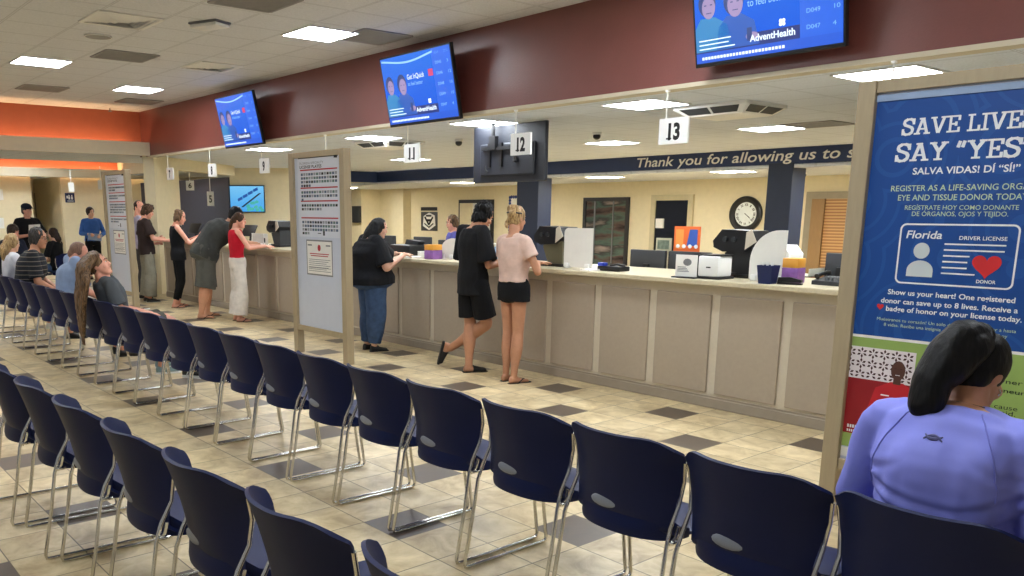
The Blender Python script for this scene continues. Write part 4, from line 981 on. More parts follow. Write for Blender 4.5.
cu = thing('pen_cup', 'navy square cup on the counter below the white curved shield', 'cup', (-3.45, 6.08, ZT))
MB().loft([[Vector((sx_*r, sy_*r, z)) for sx_, sy_ in ((-1, -1), (1, -1), (1, 1), (-1, 1))] for r, z in ((0.048, 0), (0.062, 0.14), (0.057, 0.14), (0.045, 0.01))]).build('cup_body', mat('navy_cup', (26, 38, 80), 0.4), cu, False)
g = MB()
for k in range(5): g.tube([(-0.03+k*0.014, 0.01*(k % 2), 0.03), (-0.045+k*0.022, 0.02*(k % 2)-0.01, 0.165)], 0.004, 6)
g.build('pen', M['white'], cu)
def wipes(x, y, label, w, h):
    t = thing('wipes_box', label, 'box', (x, y, ZT), 0.06, 'purple and orange wipes boxes')
    MB().box(-w/2, w/2, -w/2, w/2, 0, h*0.62, 0.006).build('carton', mat('purple_carton', (140, 92, 160), 0.5, var=0.2, scale=20), t)
    MB().box(-w/2+0.001, w/2-0.001, -w/2+0.001, w/2-0.001, h*0.62, h, 0.006).build('lid', mat('orange_carton', (226, 160, 62), 0.5), t)
wipes(-3.365, 6.30, 'purple and orange wipes box right of the navy cup', 0.13, 0.19)
wipes(-7.64, 6.15, 'orange topped purple box by the elbow of the man in black', 0.15, 0.165)
lp = thing('label_printer', 'white desk printer behind the wipes box near the poster board', 'printer', (-3.66, 6.70, ZT))
MB().prism([(-0.09, 0), (0.09, 0), (0.09, 0.20), (0.03, 0.27), (-0.09, 0.27)], 'y', -0.1, 0.12).build('body', M['white'], lp, False); MB().box(-0.08, 0.0, -0.106, -0.1, 0.14, 0.18).build('slot', M['ink'], lp, False)
stp = thing('stapler', 'black stapler lying in front of the wipes box', 'stapler', (-3.30, 6.14, ZT), 0.15)
MB().prism([(-0.09, 0), (0.09, 0), (0.09, 0.012), (-0.09, 0.016)], 'y', -0.018, 0.018).build('base', M['black'], stp, False); MB().prism([(-0.09, 0.016), (0.085, 0.018), (0.09, 0.035), (0.0, 0.055), (-0.085, 0.05)], 'y', -0.016, 0.016).build('arm', M['black'], stp, False)
tp = thing('desk_phone', 'dark desk phone with keypad near the poster board post', 'phone', (-3.08, 6.36, ZT), -0.1)
MB().prism([(-0.10, 0), (0.10, 0), (0.10, 0.06), (-0.10, 0.03)], 'x', -0.11, 0.11).build('body', M['dark'], tp, False)
MB().tube([(-0.09, -0.07, 0.06), (-0.085, -0.03, 0.075), (-0.085, 0.05, 0.09), (-0.09, 0.08, 0.08)], [0.022, 0.014, 0.014, 0.022], 10).build('handset', M['black'], tp)
g = MB()
for a in range(3):
    for b in range(4): g.box(-0.02+a*0.035, 0.0+a*0.035, -0.07+b*0.03, -0.052+b*0.03, 0.035, 0.062)
g.build('keypad', M['grey'], tp, False)
tr = thing('letter_tray', 'pale letter tray stack with papers behind the stapler', 'tray', (-3.74, 7.10, ZD))
for k in range(3): MB().box(-0.15, 0.15, -0.12, 0.16, 0.12+k*0.1, 0.13+k*0.1).box(-0.15, -0.145, -0.12, 0.16, 0.12+k*0.1, 0.19+k*0.1).box(0.145, 0.15, -0.12, 0.16, 0.12+k*0.1, 0.19+k*0.1).build('shelf', mat('pale_tray', (200, 198, 180), 0.5) if k == 0 else bpy.data.materials['pale_tray'], tr, False)
MB().box(-0.14, 0.14, -0.1, 0.15, 0.0, 0.12).build('drawer_base', M['grey'], tr, False)
dp = thing('document_printer', 'low black document printer beside the girl in jeans', 'printer', (-8.52, 6.48, ZT))
MB().box(-0.21, 0.20, -0.16, 0.16, 0, 0.13, 0.015).build('body', M['black'], dp); MB().box(-0.14, 0.14, -0.20, -0.155, 0.02, 0.035).build('paper_tray', M['dark'], dp, False); MB().prism([(-0.13, 0.13), (0.13, 0.13), (0.16, 0.17), (-0.10, 0.19)], 'y', 0.02, 0.12).build('lid', M['dark'], dp, False)
def paper_pile(x, y, n, label, w=0.22, d=0.3, z=ZT):
    t = thing('paper_pile', label, 'papers', (x, y, z), 0, 'paper piles on the counter')
    r = random.Random(n)
    for k in range(n):
        s = MB(); s.box(-w/2, w/2, -d/2, d/2, k*0.018, k*0.018+0.014); o = s.build('sheaf', M['paper'], t, False); o.rotation_euler[2] = r.uniform(-0.12, 0.12)
paper_pile(-7.98, 6.42, 4, 'white paper pile left of the orange topped box')
paper_pile(-8.02, 6.12, 1, 'single white paper sheaf at the counter edge beside the paper pile', 0.28, 0.16)
paper_pile(-5.24, 6.10, 1, 'loose white sheets between the shield and the card reader', 0.12, 0.14)
bt = thing('sanitizer_bottle', 'clear blue pump bottle between the man in black and beige woman', 'bottle', (-6.78, 6.33, ZT))
bm_ = MB(); bm_.loft([[Vector((r*math.cos(2*PI*i/16), r*math.sin(2*PI*i/16), z)) for i in range(16)] for r, z in ((0.035, 0), (0.038, 0.02), (0.038, 0.12), (0.015, 0.15), (0.015, 0.165))]); bm_.build('bottle_body', mat('pale_blue_bottle', (150, 176, 206), 0.2), bt)
MB().tube([(0, 0, 0.165), (0, 0, 0.195), (0.0, -0.03, 0.198)], 0.008, 8).build('pump', M['white'], bt)
for k, (xx, lab) in enumerate(((-12.15, 'white standing card left of the shield at window 9'), (-12.48, 'white standing card beside the woman in red'))):
    t = thing('standing_card', lab, 'sign', (xx, 6.36, ZT), 0.1, 'white standing cards')
    MB().box(-0.09, 0.09, -0.003, 0.003, 0, 0.19).build('card', M['paper'], t, False); MB().box(-0.04, 0.04, -0.02, 0.03, 0, 0.01).box(-0.05, 0.02, -0.005, -0.0035, 0.05, 0.12).build('holder', M['dark'], t, False)
for xx, lab in ((-12.9, 'dark machine on the counter in front of the woman in red'), (-14.35, 'dark terminal on the counter in front of the woman in black'), (-15.1, 'tilted dark terminal at the counter end by the boy in brown')):
    t = thing('counter_terminal', lab, 'terminal', (xx, 6.45, ZT), 0.2, 'dark counter terminals')
    MB().box(-0.14, 0.14, -0.10, 0.10, 0, 0.03, 0.006).build('base', M['black'], t); MB().tube([(0, 0.04, 0.03), (0, 0.06, 0.16)], 0.02, 10).build('stem', M['black'], t)
    q = MB().box(-0.16, 0.16, -0.012, 0.012, -0.10, 0.10, 0.006).build('tilted_display', M['black'], t); q.location = (0, 0.03, 0.22); q.rotation_euler = (-0.5, 0, 0)
# ================================================================== PEOPLE
def cloth(name, rgb, rough=0.85, bump=0.25, bscale=350, var=0.10):
    return mat(name, rgb, rough, var=var, scale=14, bump=bump, bscale=bscale, spec=0.25)
SKIN = {k: mat('skin_'+k, c, 0.5, var=0.06, scale=20, bump=0.05, bscale=300) for k, c in dict(fair=(222, 172, 146), tan=(200, 144, 112), brown=(150, 100, 76), olive=(182, 130, 100), rosy=(226, 162, 138)).items()}
def hairmat(name, a, b, stretch=(60, 60, 5), rough=0.42):
    m, nt, bs = nodes_of(name); N = nt.nodes; L = nt.links
    tc = N.new('ShaderNodeTexCoord'); mp = N.new('ShaderNodeMapping'); mp.inputs['Scale'].default_value = stretch; L.new(tc.outputs['Object'], mp.inputs[0])
    nz = N.new('ShaderNodeTexNoise'); nz.inputs['Scale'].default_value = 2.0; nz.inputs['Detail'].default_value = 4; L.new(mp.outputs[0], nz.inputs['Vector'])
    cr = N.new('ShaderNodeValToRGB'); cr.color_ramp.elements[0].position = 0.35; cr.color_ramp.elements[1].position = 0.68
    cr.color_ramp.elements[0].color = lin(a); cr.color_ramp.elements[1].color = lin(b); L.new(nz.outputs['Fac'], cr.inputs[0]); L.new(cr.outputs[0], bs.inputs['Base Color'])
    bp = N.new('ShaderNodeBump'); bp.inputs['Strength'].default_value = 0.45; bp.inputs['Distance'].default_value = 0.004
    L.new(nz.outputs['Fac'], bp.inputs['Height']); L.new(bp.outputs[0], bs.inputs['Normal']); bs.inputs['Roughness'].default_value = rough; bs.inputs['Specular IOR Level'].default_value = 0.25; return m
HAIR = dict(stubble=hairmat('hair_stubble', (104, 80, 68), (150, 114, 96)), black=hairmat('hair_black', (5, 5, 6), (17, 15, 16), rough=.5), brown=hairmat('hair_brown', (46, 32, 24), (92, 66, 46)), blond=hairmat('hair_blond', (120, 92, 60), (200, 168, 118)),
            dark=hairmat('hair_dark_brown', (28, 20, 17), (62, 44, 34)), grey=hairmat('hair_dark_grey', (38, 36, 36), (84, 80, 78)), light=hairmat('hair_light_brown', (44, 32, 24), (138, 106, 74)))
EYEW = mat('eye_white', (226, 222, 214), 0.3); EYED = mat('eye_dark', (30, 22, 18), 0.2); LIP = mat('lips', (168, 96, 88), 0.5)

def head_rings(k=1.0, grow=0.0):
    P = [(-.122, .022, .070, .030), (-.108, .040, .086, .012), (-.085, .052, .091, -.020), (-.055, .061, .090, -.055), (-.02, .067, .088, -.082), (.015, .071, .088, -.094), (.05, .073, .086, -.097),
         (.08, .068, .074, -.090), (.105, .052, .052, -.070), (.120, .028, .026, -.042), (.125, .008, .004, -.016)]
    R = []
    for z, w, f, b in P:
        c = (f+b)/2; ry = (f-b)/2+grow; rx = w+grow
        R.append([Vector((rx*math.cos(2*PI*i/20), c+ry*math.sin(2*PI*i/20), z*(1+grow*4)))*k for i in range(20)])
    return R
def ellring(c, rx, ry, X, Y, n=22, p=2.3):
    out = []
    for i in range(n):
        a = 2*PI*i/n; ca, sa = math.cos(a), math.sin(a)
        out.append(c + X*(rx*math.copysign(abs(ca)**(2/p), ca)) + Y*(ry*math.copysign(abs(sa)**(2/p), sa)))
    return out

class Person:
    """body, clothes and hair posed from joint positions; local +y is where the person faces"""
    def __init__(s, name, label, loc, rz, H=1.72, girth=1.0, skin='fair', group=None, voxel=0.008, fem=False):
        s.t = thing(name, label, 'person', loc, rz, group); s.k = H/1.75; s.g = girth; s.skin = SKIN[skin]; s.vox = voxel; k = s.k
        s.J = {n: Vector(v)*k for n, v in dict(pelvis=(0, 0, .94), waist=(0, -.005, 1.09), chest=(0, .0, 1.28), neck=(0, -.015, 1.485), head=(0, .018, 1.625),
             shL=(-.172, -.01, 1.42), elL=(-.215, -.03, 1.13), wrL=(-.215, .05, .88), shR=(.172, -.01, 1.42), elR=(.215, -.03, 1.13), wrR=(.215, .05, .88),
             hipL=(-.088, 0, .90), knL=(-.095, .015, .49), anL=(-.10, -.03, .075), hipR=(.088, 0, .90), knR=(.095, .015, .49), anR=(.10, -.03, .075)).items()}
        s.deep = 1.25; s.headrot = (0, 0, 0); s.hand = {}; s.foot = {}; s.fem = fem
        s.R = dict(ua=.047, el=.038, wr=.026, th=.083, kn=.061, calf=.058, an=.038)
    def set(s, **kw):
        for n, v in kw.items(): s.J[n] = Vector(v)
        return s
    def torso_rings(s, grow=0.0, lo=-0.14, hi=1.0, neck=None):
        """rings up the spine: t is metres along it"""
        J = s.J; g = s.g; k = s.k
        latL = (J['hipR']-J['hipL']).normalized(); latU = (J['shR']-J['shL']).normalized()
        up0 = (J['waist']-J['pelvis']).normalized()
        bot = J['pelvis']-up0*0.12*k
        pts = [bot, J['pelvis']-up0*0.06*k, J['pelvis']+up0*0.02*k, J['waist'], J['chest'], J['chest'].lerp(J['neck'], 0.55), J['chest'].lerp(J['neck'], 0.80), J['neck']]
        gx = 1+(g-1)*0.9; gy = 1+(g-1)*s.deep
        hipw = .172 if s.fem else .162; wst = .128 if s.fem else .145; ch = .152 if s.fem else .168
        prof = [(.115*gx, .085*gy), (hipw*gx, .115*gy), (hipw*.985*gx, .118*gy), (wst*gx, .098*gy), (ch*gx, .116*gy), (.155*gx, .100*(1+(g-1)*.8)), (.115*gx, .085), (.062, .062)]
        R = []
        for i, (p, (rx, ry)) in enumerate(zip(pts, prof)):
            a = pts[max(i-1, 0)]; b = pts[min(i+1, len(pts)-1)]; d = (b-a).normalized()
            X = latL.lerp(latU, min(1, i/4.0)).normalized(); X = (X-d*X.dot(d)).normalized(); Y = d.cross(X)
            R.append((p, X, Y, (rx*k+grow), (ry*k+grow)))
        # belly for heavy build
        return R
    def rings_geo(s, R):
        # densify with catmull
        P, _ = spline([r[0] for r in R], [0]*len(R), 4); out = []
        n = len(R)
        for i, p in enumerate(P):
            t = i/4.0; a = min(int(t), n-2); f = t-a
            X = R[a][1].lerp(R[a+1][1], f).normalized(); Y = R[a][2].lerp(R[a+1][2], f).normalized()
            ff = sstep(f); rx = R[a][3]*(1-ff)+R[a+1][3]*ff; ry = R[a][4]*(1-ff)+R[a+1][4]*ff
            out.append(ellring(p, rx, ry, X, Y))
        return out
    def headmat(s): return Matrix.Translation(s.J['head']) @ Euler(s.headrot, 'XYZ').to_matrix().to_4x4() @ Matrix.Scale(s.k*0.98, 4)
    def add_hand(s, mb, side):
        k = s.k; el, wr = s.J['el'+side], s.J['wr'+side]; sg = -1 if side == 'L' else 1
        spec = s.hand.get(side, {}); d = Vector(spec.get('dir', (wr-el))).normalized(); pn = Vector(spec.get('palm', (-sg, 0, 0))); curl = spec.get('curl', 0.35)
        pn = (pn-d*pn.dot(d)); pn = pn.normalized() if pn.length > 1e-4 else frame_of(d)[0]
        lat = d.cross(pn).normalized()     # across the knuckles
        if spec.get('flip'): lat = -lat
        L_ = 0.088*k
        rings = []
        for t, w, h in ((-.02, .027, .022), (.0, .029, .020), (.03, .038, .016), (.065, .043, .015), (.088, .041, .012)):
            c = wr+d*t*k
            rings.append([c+lat*(w*math.cos(2*PI*i/14))*k+pn*(h*math.sin(2*PI*i/14))*k for i in range(14)])
        mb.loft(rings)
        for j, (off, ln) in enumerate(((-.033, .070), (-.011, .080), (.011, .075), (.033, .058))):
            p = wr+d*L_*.93+lat*off*k; q = [p-d*.015*k, p]; dd = d.copy(); c = curl*(1+0.12*j)
            for seg, fr in enumerate((.45, .32, .23)):
                dd = (Matrix.Rotation(c*(1.0 if seg else .7), 3, lat) @ dd) if False else (dd*math.cos(c*(.8 if seg == 0 else 1))+pn*math.sin(c*(.8 if seg == 0 else 1))).normalized()
                p = p+dd*ln*fr*k; q.append(p); pn2 = pn
            mb.limb(q, [.0085*k, .0088*k, .0082*k, .0076*k, .0066*k][:len(q)], 8)
        tl = -lat  # thumb leaves the side of the palm by the index finger
        p0 = wr+d*.022*k+tl*.024*k; p1 = wr+d*.048*k+tl*.050*k+pn*.010*k; p2 = wr+d*.075*k+tl*.058*k+pn*.022*k; p3 = wr+d*.098*k+tl*.052*k+pn*.032*k
        mb.limb([p0, p1, p2, p3], [.014*k, .0125*k, .0100*k, .0078*k], 8)
    def footdir(s, side):
        kn, an = s.J['kn'+side], s.J['an'+side]; f = s.foot.get(side, {})
        d = Vector(f.get('dir', (0.12*(-1 if side == 'L' else 1), 1, 0))).normalized(); up = Vector(f.get('up', (0, 0, 1))); up = (up-d*up.dot(d)).normalized()
        return d, up
    def shoe_rings(s, side, grow=0.0, sole=0.0, high=1.0, a=-.055, b=.185):
        k = s.k; d, up = s.footdir(side); an = s.J['an'+side]; lat = d.cross(up)
        base = an-up*(.075*k)
        R = []
        for t, w, h in ((a, .018, .045), (a+.012, .032, .075*high), (-.01, .036, .080*high), (.04, .038, .066), (.09, .044, .050), (.13, .047, .040), (.165, .040, .034), (b-.008, .026, .026), (b, .012, .015)):
            w = w*k+grow; h = h*k+grow
            c = base+d*t*k
            ring = []
            for i in range(16):
                an_ = 2*PI*i/16; x = w*math.cos(an_); y = math.sin(an_); yy = max(y, -0.0)*h+(-sole if y < 0 else 0)
                yy = h*(0.5+0.5*y) if True else yy
                ring.append(c+lat*x+up*(yy-grow*0.3))
            R.append(ring)
        return R
    def limb_pts(s, a, b, c, r0, r1, r2, bulge=None, t0=0.0, t1=2.0, grow=0.0, sub=8):
        """polyline a-b-c clipped to parameter range [t0, t1] (1 is the joint) with radii"""
        P = []; R = []
        n = 2*sub
        for i in range(n+1):
            t = 2*i/n
            if t < t0-1e-6 or t > t1+1e-6: continue
            if t <= 1: p = a.lerp(b, t); r = r0+(r1-r0)*t
            else: p = b.lerp(c, t-1); r = r1+(r2-r1)*(t-1)
            if bulge and t > 1: r += bulge*math.sin(PI*min(1, (t-1)*1.35))
            P.append(p); R.append(r+grow)
        return P, R
    def body(s):
        J = s.J; k = s.k; mb = MB(); R = s.R; g = s.g; lg = 1+(g-1)*.7
        mb.loft(s.rings_geo(s.torso_rings()))
        mb.limb([J['neck']-Vector((0, 0, .03)), J['neck'].lerp(J['head'], .5)+Vector((0, -.012, 0))*k, J['head']+Vector((0, -.015, -.02))], [.060*k, .052*k, .052*k], 16)
        H = s.headmat(); hr = [[H @ p for p in r] for r in head_rings()]; mb.loft(hr)
        q = MB(); q.limb([(0, .082, .018), (0, .098, -.012), (0, .104, -.028)], [.009, .013, .014], 8); q.ell((0, .088, -.058), (.022, .010, .009), 10, 6); q.ell((0, .080, -.105), (.022, .018, .014), 10, 6)
        q.ell((-.03, .083, .026), (.022, .010, .007), 10, 6); q.ell((.03, .083, .026), (.022, .010, .007), 10, 6)
        for sg in (-1, 1):
            q.ell((sg*.073, -.005, -.004), (.009, .021, .031), 12, 8, Matrix.Rotation(sg*-.25, 4, 'Z')); q.ell((sg*.042, .060, -.035), (.024, .022, .026), 10, 8)
        mb.add([H @ v for v in q.v], q.f)
        for sd in 'LR':
            mb.limb([J['neck']-Vector((0, 0, .03*k)), J['sh'+sd]+Vector((0, 0, .002))], [.048*k, .046*k*lg], 12)
            P, r = s.limb_pts(J['sh'+sd], J['el'+sd], J['wr'+sd], R['ua']*k*lg, R['el']*k*lg, R['wr']*k*(1+(g-1)*.4)); mb.limb(P, r, 14)
            s.add_hand(mb, sd)
            P, r = s.limb_pts(J['hip'+sd], J['kn'+sd], J['an'+sd], R['th']*k*lg, R['kn']*k*lg, R['an']*k, bulge=.015*k); mb.limb(P, r, 16)
            mb.loft(s.shoe_rings(sd, -.004))
        s.body_o = link('body', remeshed(mb, 'body', s.skin, s.vox, 3), s.t)
        # eyes, brows, lips
        H = s.headmat(); e = MB(); e.m = 0
        for sg in (-1, 1):
            e.m = 0; e.ell((sg*.030, .0835, .004), (.0125, .006, .0065), 10, 6, H); e.m = 1; e.ell((sg*.030, .0885, .004), (.0055, .003, .0058), 8, 6, H)
        e.build('eyes', [EYEW, EYED], s.t)
        b = MB()
        for sg in (-1, 1): b.tube([H @ Vector((sg*.015, .093, .027)), H @ Vector((sg*.032, .092, .033)), H @ Vector((sg*.05, .080, .027))], [.003, .004, .002], 6)
        b.build('eyebrows', s.hairm if hasattr(s, 'hairm') else EYED, s.t)
        l = MB(); l.ell((0, .096, -.058), (.021, .006, .006), 12, 6, H); l.build('lips', LIP, s.t)
        return s
    def top(s, m, sleeve=0.75, grow=0.018, hem=1, neck=True, name='shirt', ripple=0.006, loose=0.012, sleeveless=False, hemdrop=0.0, flare=0.0, rfreq=9):
        """shirt or top: hem 0 = seat level, 1 = hip, 2 = waist"""
        R = s.torso_rings(grow); mb = MB(); J = s.J; k = s.k; lg = 1+(s.g-1)*.7; q = s.R
        R = R[hem:]
        if hemdrop:
            p, X, Y, rx, ry = R[0]; d = (R[1][0]-p).normalized(); R = [(p-d*hemdrop, X, Y, rx+flare, ry+flare)] + R
        geo = s.rings_geo(R)
        geo = geo[:-4] if not neck else geo[:-2]
        mb.loft(geo)
        for sd in 'LR':
            if sleeveless: continue
            mb.limb([J['neck'].lerp(J['sh'+sd], .22)-Vector((0, 0, .03*k)), J['sh'+sd]+Vector((0, 0, .002))], [.048*k+grow*.6, .046*k*lg+grow*.7], 14)
            if sleeve > 0:
                P, r = s.limb_pts(J['sh'+sd], J['el'+sd], J['wr'+sd], q['ua']*k*lg, q['el']*k*lg, q['wr']*k, t1=sleeve, grow=grow*.7)
                r = [a+loose*i/max(1, len(r)-1)*(1 if sleeve < 1 else .35) for i, a in enumerate(r)]
                mb.limb(P, r, 16, (False, True))
        o = link(name, remeshed(mb, name, m, max(.008, s.vox), 6, ripple, rfreq, rnd.random()*9), s.t); return o
    def bottom(s, m, leg=1.9, grow=0.014, loose=0.01, waist=2, name='trousers', ripple=0.006, flare=0.0):
        R = s.torso_rings(grow)[:4]; mb = MB(); J = s.J; k = s.k; lg = 1+(s.g-1)*.7; q = s.R
        geo = s.rings_geo(R); cut = {3: len(geo), 2: len(geo)-2}.get(waist, len(geo)); mb.loft(geo[:cut])
        for sd in 'LR':
            P, r = s.limb_pts(J['hip'+sd], J['kn'+sd], J['an'+sd], q['th']*k*lg, q['kn']*k*lg, q['an']*k, bulge=.012*k, t1=leg, grow=grow, sub=12)
            r = [a+(loose+flare*(i/max(1, len(r)-1))**2)*i/max(1, len(r)-1) for i, a in enumerate(r)]
            mb.limb(P, r, 18, (False, True))
        return link(name, remeshed(mb, name, m, max(.008, s.vox), 3, ripple, 11, rnd.random()*9), s.t)
    def shoes(s, m, kind='shoe', sole=None):
        for sd in 'LR':
            mb = MB(); d, up = s.footdir(sd); k = s.k; base = s.J['an'+sd]-up*.075*k; lat = d.cross(up)
            if kind == 'shoe':
                mb.loft(s.shoe_rings(sd, .008)); o = mb.build('shoe', m, s.t, True, 60)
                so = MB(); so.loft([[base+lat*x*k+d*y*k+up*z for x, y in foot_outline(1.12)] for z in (-.014, .008)]); so.build('sole', sole or m, o, True, 40)
            elif kind == 'slide':
                so = MB(); so.loft([[base+lat*x*k+d*y*k+up*z for x, y in foot_outline(1.12)] for z in (-.018, .004)]); so.build('sandal_sole', m, s.t, True, 40)
                mb.loft(s.shoe_rings(sd, .007)[3:]); mb.build('sandal_upper', m, s.t, True, 60)
            else:
                so = MB(); so.loft([[base+lat*x*k+d*y*k+up*z for x, y in foot_outline(1.2)] for z in (-.014, .003)]); so.build('sandal_sole', m, s.t, True, 40)
                for sg in (-1, 1): mb.tube([base+d*.13*k+up*.035*k, base+d*.09*k+lat*sg*.03*k+up*.042*k, base+d*.03*k+lat*sg*.043*k+up*.005], .006, 8)
                mb.build('sandal_strap', m, s.t)
    def hair(s, m, style='short', parts=(), ripple=0.006, vox=.009, cap=1.0, front=0.0):
        s.hairm = m; H = s.headmat(); mb = MB(); q = MB()
        c = cap
        if style in ('short', 'crop'):
            gth = .003 if style == 'crop' else .02
            q.ell((0, -.018+front, .036), (.076*c+gth, .088*c+gth, .090*c+gth), 20, 14)
            q.ell((0, -.055, -.02), (.062*c+gth*.8, .045+gth*.8, .062), 16, 10)
        elif style == 'full':
            q.ell((0, -.018+front, .034), (.086*c, .100*c, .102*c), 20, 14); q.ell((0, -.055, -.035), (.074*c, .058*c, .085*c), 16, 10)
            for sg in (-1, 1): q.ell((sg*.062, -.01, -.01), (.022, .045, .07), 12, 8)
        elif style == 'tied':
            q.ell((0, -.014, .030), (.0835, .098, .101), 22, 14); q.ell((0, -.05, -.02), (.070, .052, .062), 16, 10)
        for kind, pts, rad in parts:
            if kind == 'ell': q.ell(pts, rad, 14, 10)
            else: q.limb(pts, rad, 14)
        mb.add([H @ v for v in q.v], q.f)
        return link('hair', remeshed(mb, 'hair', m, vox, 2, ripple, 38 if style != 'tied' else 20, rnd.random()*9), s.t)
def foot_outline(g=1.0):
    P = [(0, -.062), (.022, -.056), (.032, -.03), (.031, .02), (.036, .07), (.045, .12), (.043, .155), (.03, .18), (.005, .192), (-.02, .182), (-.034, .155), (-.038, .12), (-.033, .07), (-.030, .02), (-.032, -.03), (-.022, -.056)]
    return [(x*g, y*(1+(g-1)*.5)) for x, y in P]
# ================================================================== THE PEOPLE IN THE PICTURE
C = dict(black=cloth('black_cotton', (20, 20, 23)), blacktwill=cloth('black_twill', (14, 14, 17)), denim=cloth('blue_denim', (58, 78, 108), var=0.25, bscale=500), beige=cloth('pinkish_beige_jersey', (208, 178, 164)),
         redtop=cloth('red_ribbed_jersey', (190, 24, 44)), whitepants=cloth('white_linen', (214, 206, 196)), charcoal=cloth('charcoal_jersey', (62, 64, 62)), greyshort=cloth('grey_twill', (84, 84, 78)),
         browntee=cloth('dark_brown_cotton', (52, 40, 38)), khaki=cloth('khaki_canvas', (142, 138, 122)), lilac=cloth('pale_lilac_pique', (176, 172, 196)), slate=cloth('slate_trousers', (76, 76, 76)),
         blue=cloth('blue_oxford', (62, 104, 176)), navy=cloth('navy_cotton', (30, 36, 54)), greytee=cloth('grey_jersey', (84, 88, 92)), paleblue=cloth('pale_blue_cotton', (142, 160, 190)), whitet=cloth('white_cotton', (214, 214, 220)))
M['rubber'] = mat('black_rubber', (20, 20, 21), 0.7); M['rubberdk'] = mat('dark_brown_rubber', (48, 34, 28), 0.7)

# girl in jeans at window 11
p = Person('person', 'woman with long black hair in a black tee and blue jeans at the counter', (-8.07, 5.58, 0), -0.12, 1.56, 1.58, 'fair', voxel=.0075, fem=True); p.deep = 2.0; p.R.update(th=.098, kn=.072)
p.set(elR=(.27, .05, .98), wrR=(.13, .36, 1.115), elL=(-.27, .05, .98), wrL=(-.10, .38, 1.115), head=(.02, .10, 1.415))
p.headrot = (-.25, 0, -.35); p.hand = {'R': dict(dir=(-.3, 1, .02), palm=(-.2, 0, -1), curl=.12), 'L': dict(dir=(.3, 1, .02), palm=(.2, 0, -1), curl=.12)}
p.body(); p.hair(HAIR['black'], 'full', [('limb', [(0, -.06, .05), (0, -.105, -.10), (.01, -.12, -.24), (.02, -.115, -.34)], [.07, .085, .08, .035]), ('limb', [(-.06, -.03, 0), (-.085, -.06, -.14), (-.08, -.08, -.26)], [.04, .045, .02]), ('limb', [(.06, -.03, 0), (.082, -.05, -.12), (.08, -.08, -.22)], [.04, .04, .02])])
p.top(C['black'], .92, .036, 1, loose=.03); p.bottom(C['denim'], 1.93, .016, .012, flare=.012); p.shoes(M['rubber'], 'shoe')

# curly man at window 12, legs crossed
p = Person('person', 'man with curly black hair in long black tee and shorts, ankles crossed', (-6.30, 5.58, 0), -0.1, 1.75, 0.95, 'olive', voxel=.0075)
p.set(anL=(-.03, -.02, .078), knL=(-.07, .02, .49), hipL=(-.09, 0, .92), anR=(-.34, -.04, .205), knR=(.10, .10, .50), hipR=(.09, 0, .92), elR=(.23, .02, 1.09), wrR=(.19, .30, 1.12), elL=(-.24, .04, 1.10), wrL=(-.12, .34, 1.10), head=(.02, .105, 1.565), neck=(0, .01, 1.455))
p.foot = {'R': dict(dir=(-.30, -.10, -1), up=(.5, .85, 0)), 'L': dict(dir=(.35, 1, 0))}
p.headrot = (-.5, 0, -.12); p.hand = {'R': dict(dir=(-.5, 1, 0), palm=(-.8, -.2, -.5), curl=.55), 'L': dict(dir=(.4, 1, 0), palm=(.5, 0, -.8), curl=.4)}
p.body(); p.hair(HAIR['black'], 'full', [('ell', (0, -.02, .095), (.075, .08, .055)), ('ell', (.05, -.05, .06), (.05, .06, .05)), ('ell', (-.05, -.05, .06), (.05, .06, .05))], ripple=.014, vox=.007, cap=1.02)
p.top(C['black'], .95, .024, 1, loose=.045, hemdrop=.08, flare=.01, ripple=.009); p.bottom(C['blacktwill'], .86, .022, .03, name='shorts'); p.shoes(M['rubber'], 'slide')

# woman in beige tee
p = Person('person', 'woman with blond pinned-up hair, beige tee, short black shorts, bare legs', (-5.72, 5.58, 0), -0.05, 1.64, 1.0, 'olive', voxel=.0075, fem=True); p.R.update(kn=.055, calf=.054, an=.034)
p.set(elR=(.26, .06, 1.06), wrR=(.02, .28, 1.13), elL=(-.24, .08, 1.06), wrL=(-.10, .38, 1.115), head=(-.01, .03, 1.545), knL=(-.065, .0, .475), knR=(.075, .0, .475), anL=(-.055, -.03, .07), anR=(.085, -.05, .07))
p.headrot = (-.12, 0, .15); p.hand = {'R': dict(dir=(-1, .4, 0), palm=(-.3, 0, -1), curl=.12), 'L': dict(dir=(.5, 1, 0), palm=(.3, 0, -1), curl=.12)}
p.body(); p.hair(HAIR['blond'], 'tied', [('ell', (.0, -.07, .085), (.06, .05, .05)), ('ell', (.02, -.095, .03), (.045, .04, .05)), ('limb', [(-.05, -.06, -.02), (-.06, -.09, -.07), (-.03, -.10, -.10)], [.025, .02, .01])], ripple=.014)
sct = MB(); H = p.headmat(); sct.tube([H @ Vector((.075*math.cos(a), -.02+.105*math.sin(a), .045)) for a in [PI+PI*i/12 for i in range(13)]], .007, 8); sct.build('hair_tie', M['black'], p.t)
p.top(C['beige'], .62, .026, 3, loose=.012, hemdrop=.06, flare=.012, ripple=.008); p.bottom(C['blacktwill'], .24, .016, .014, name='shorts', waist=3); p.shoes(M['rubber'], 'flip')

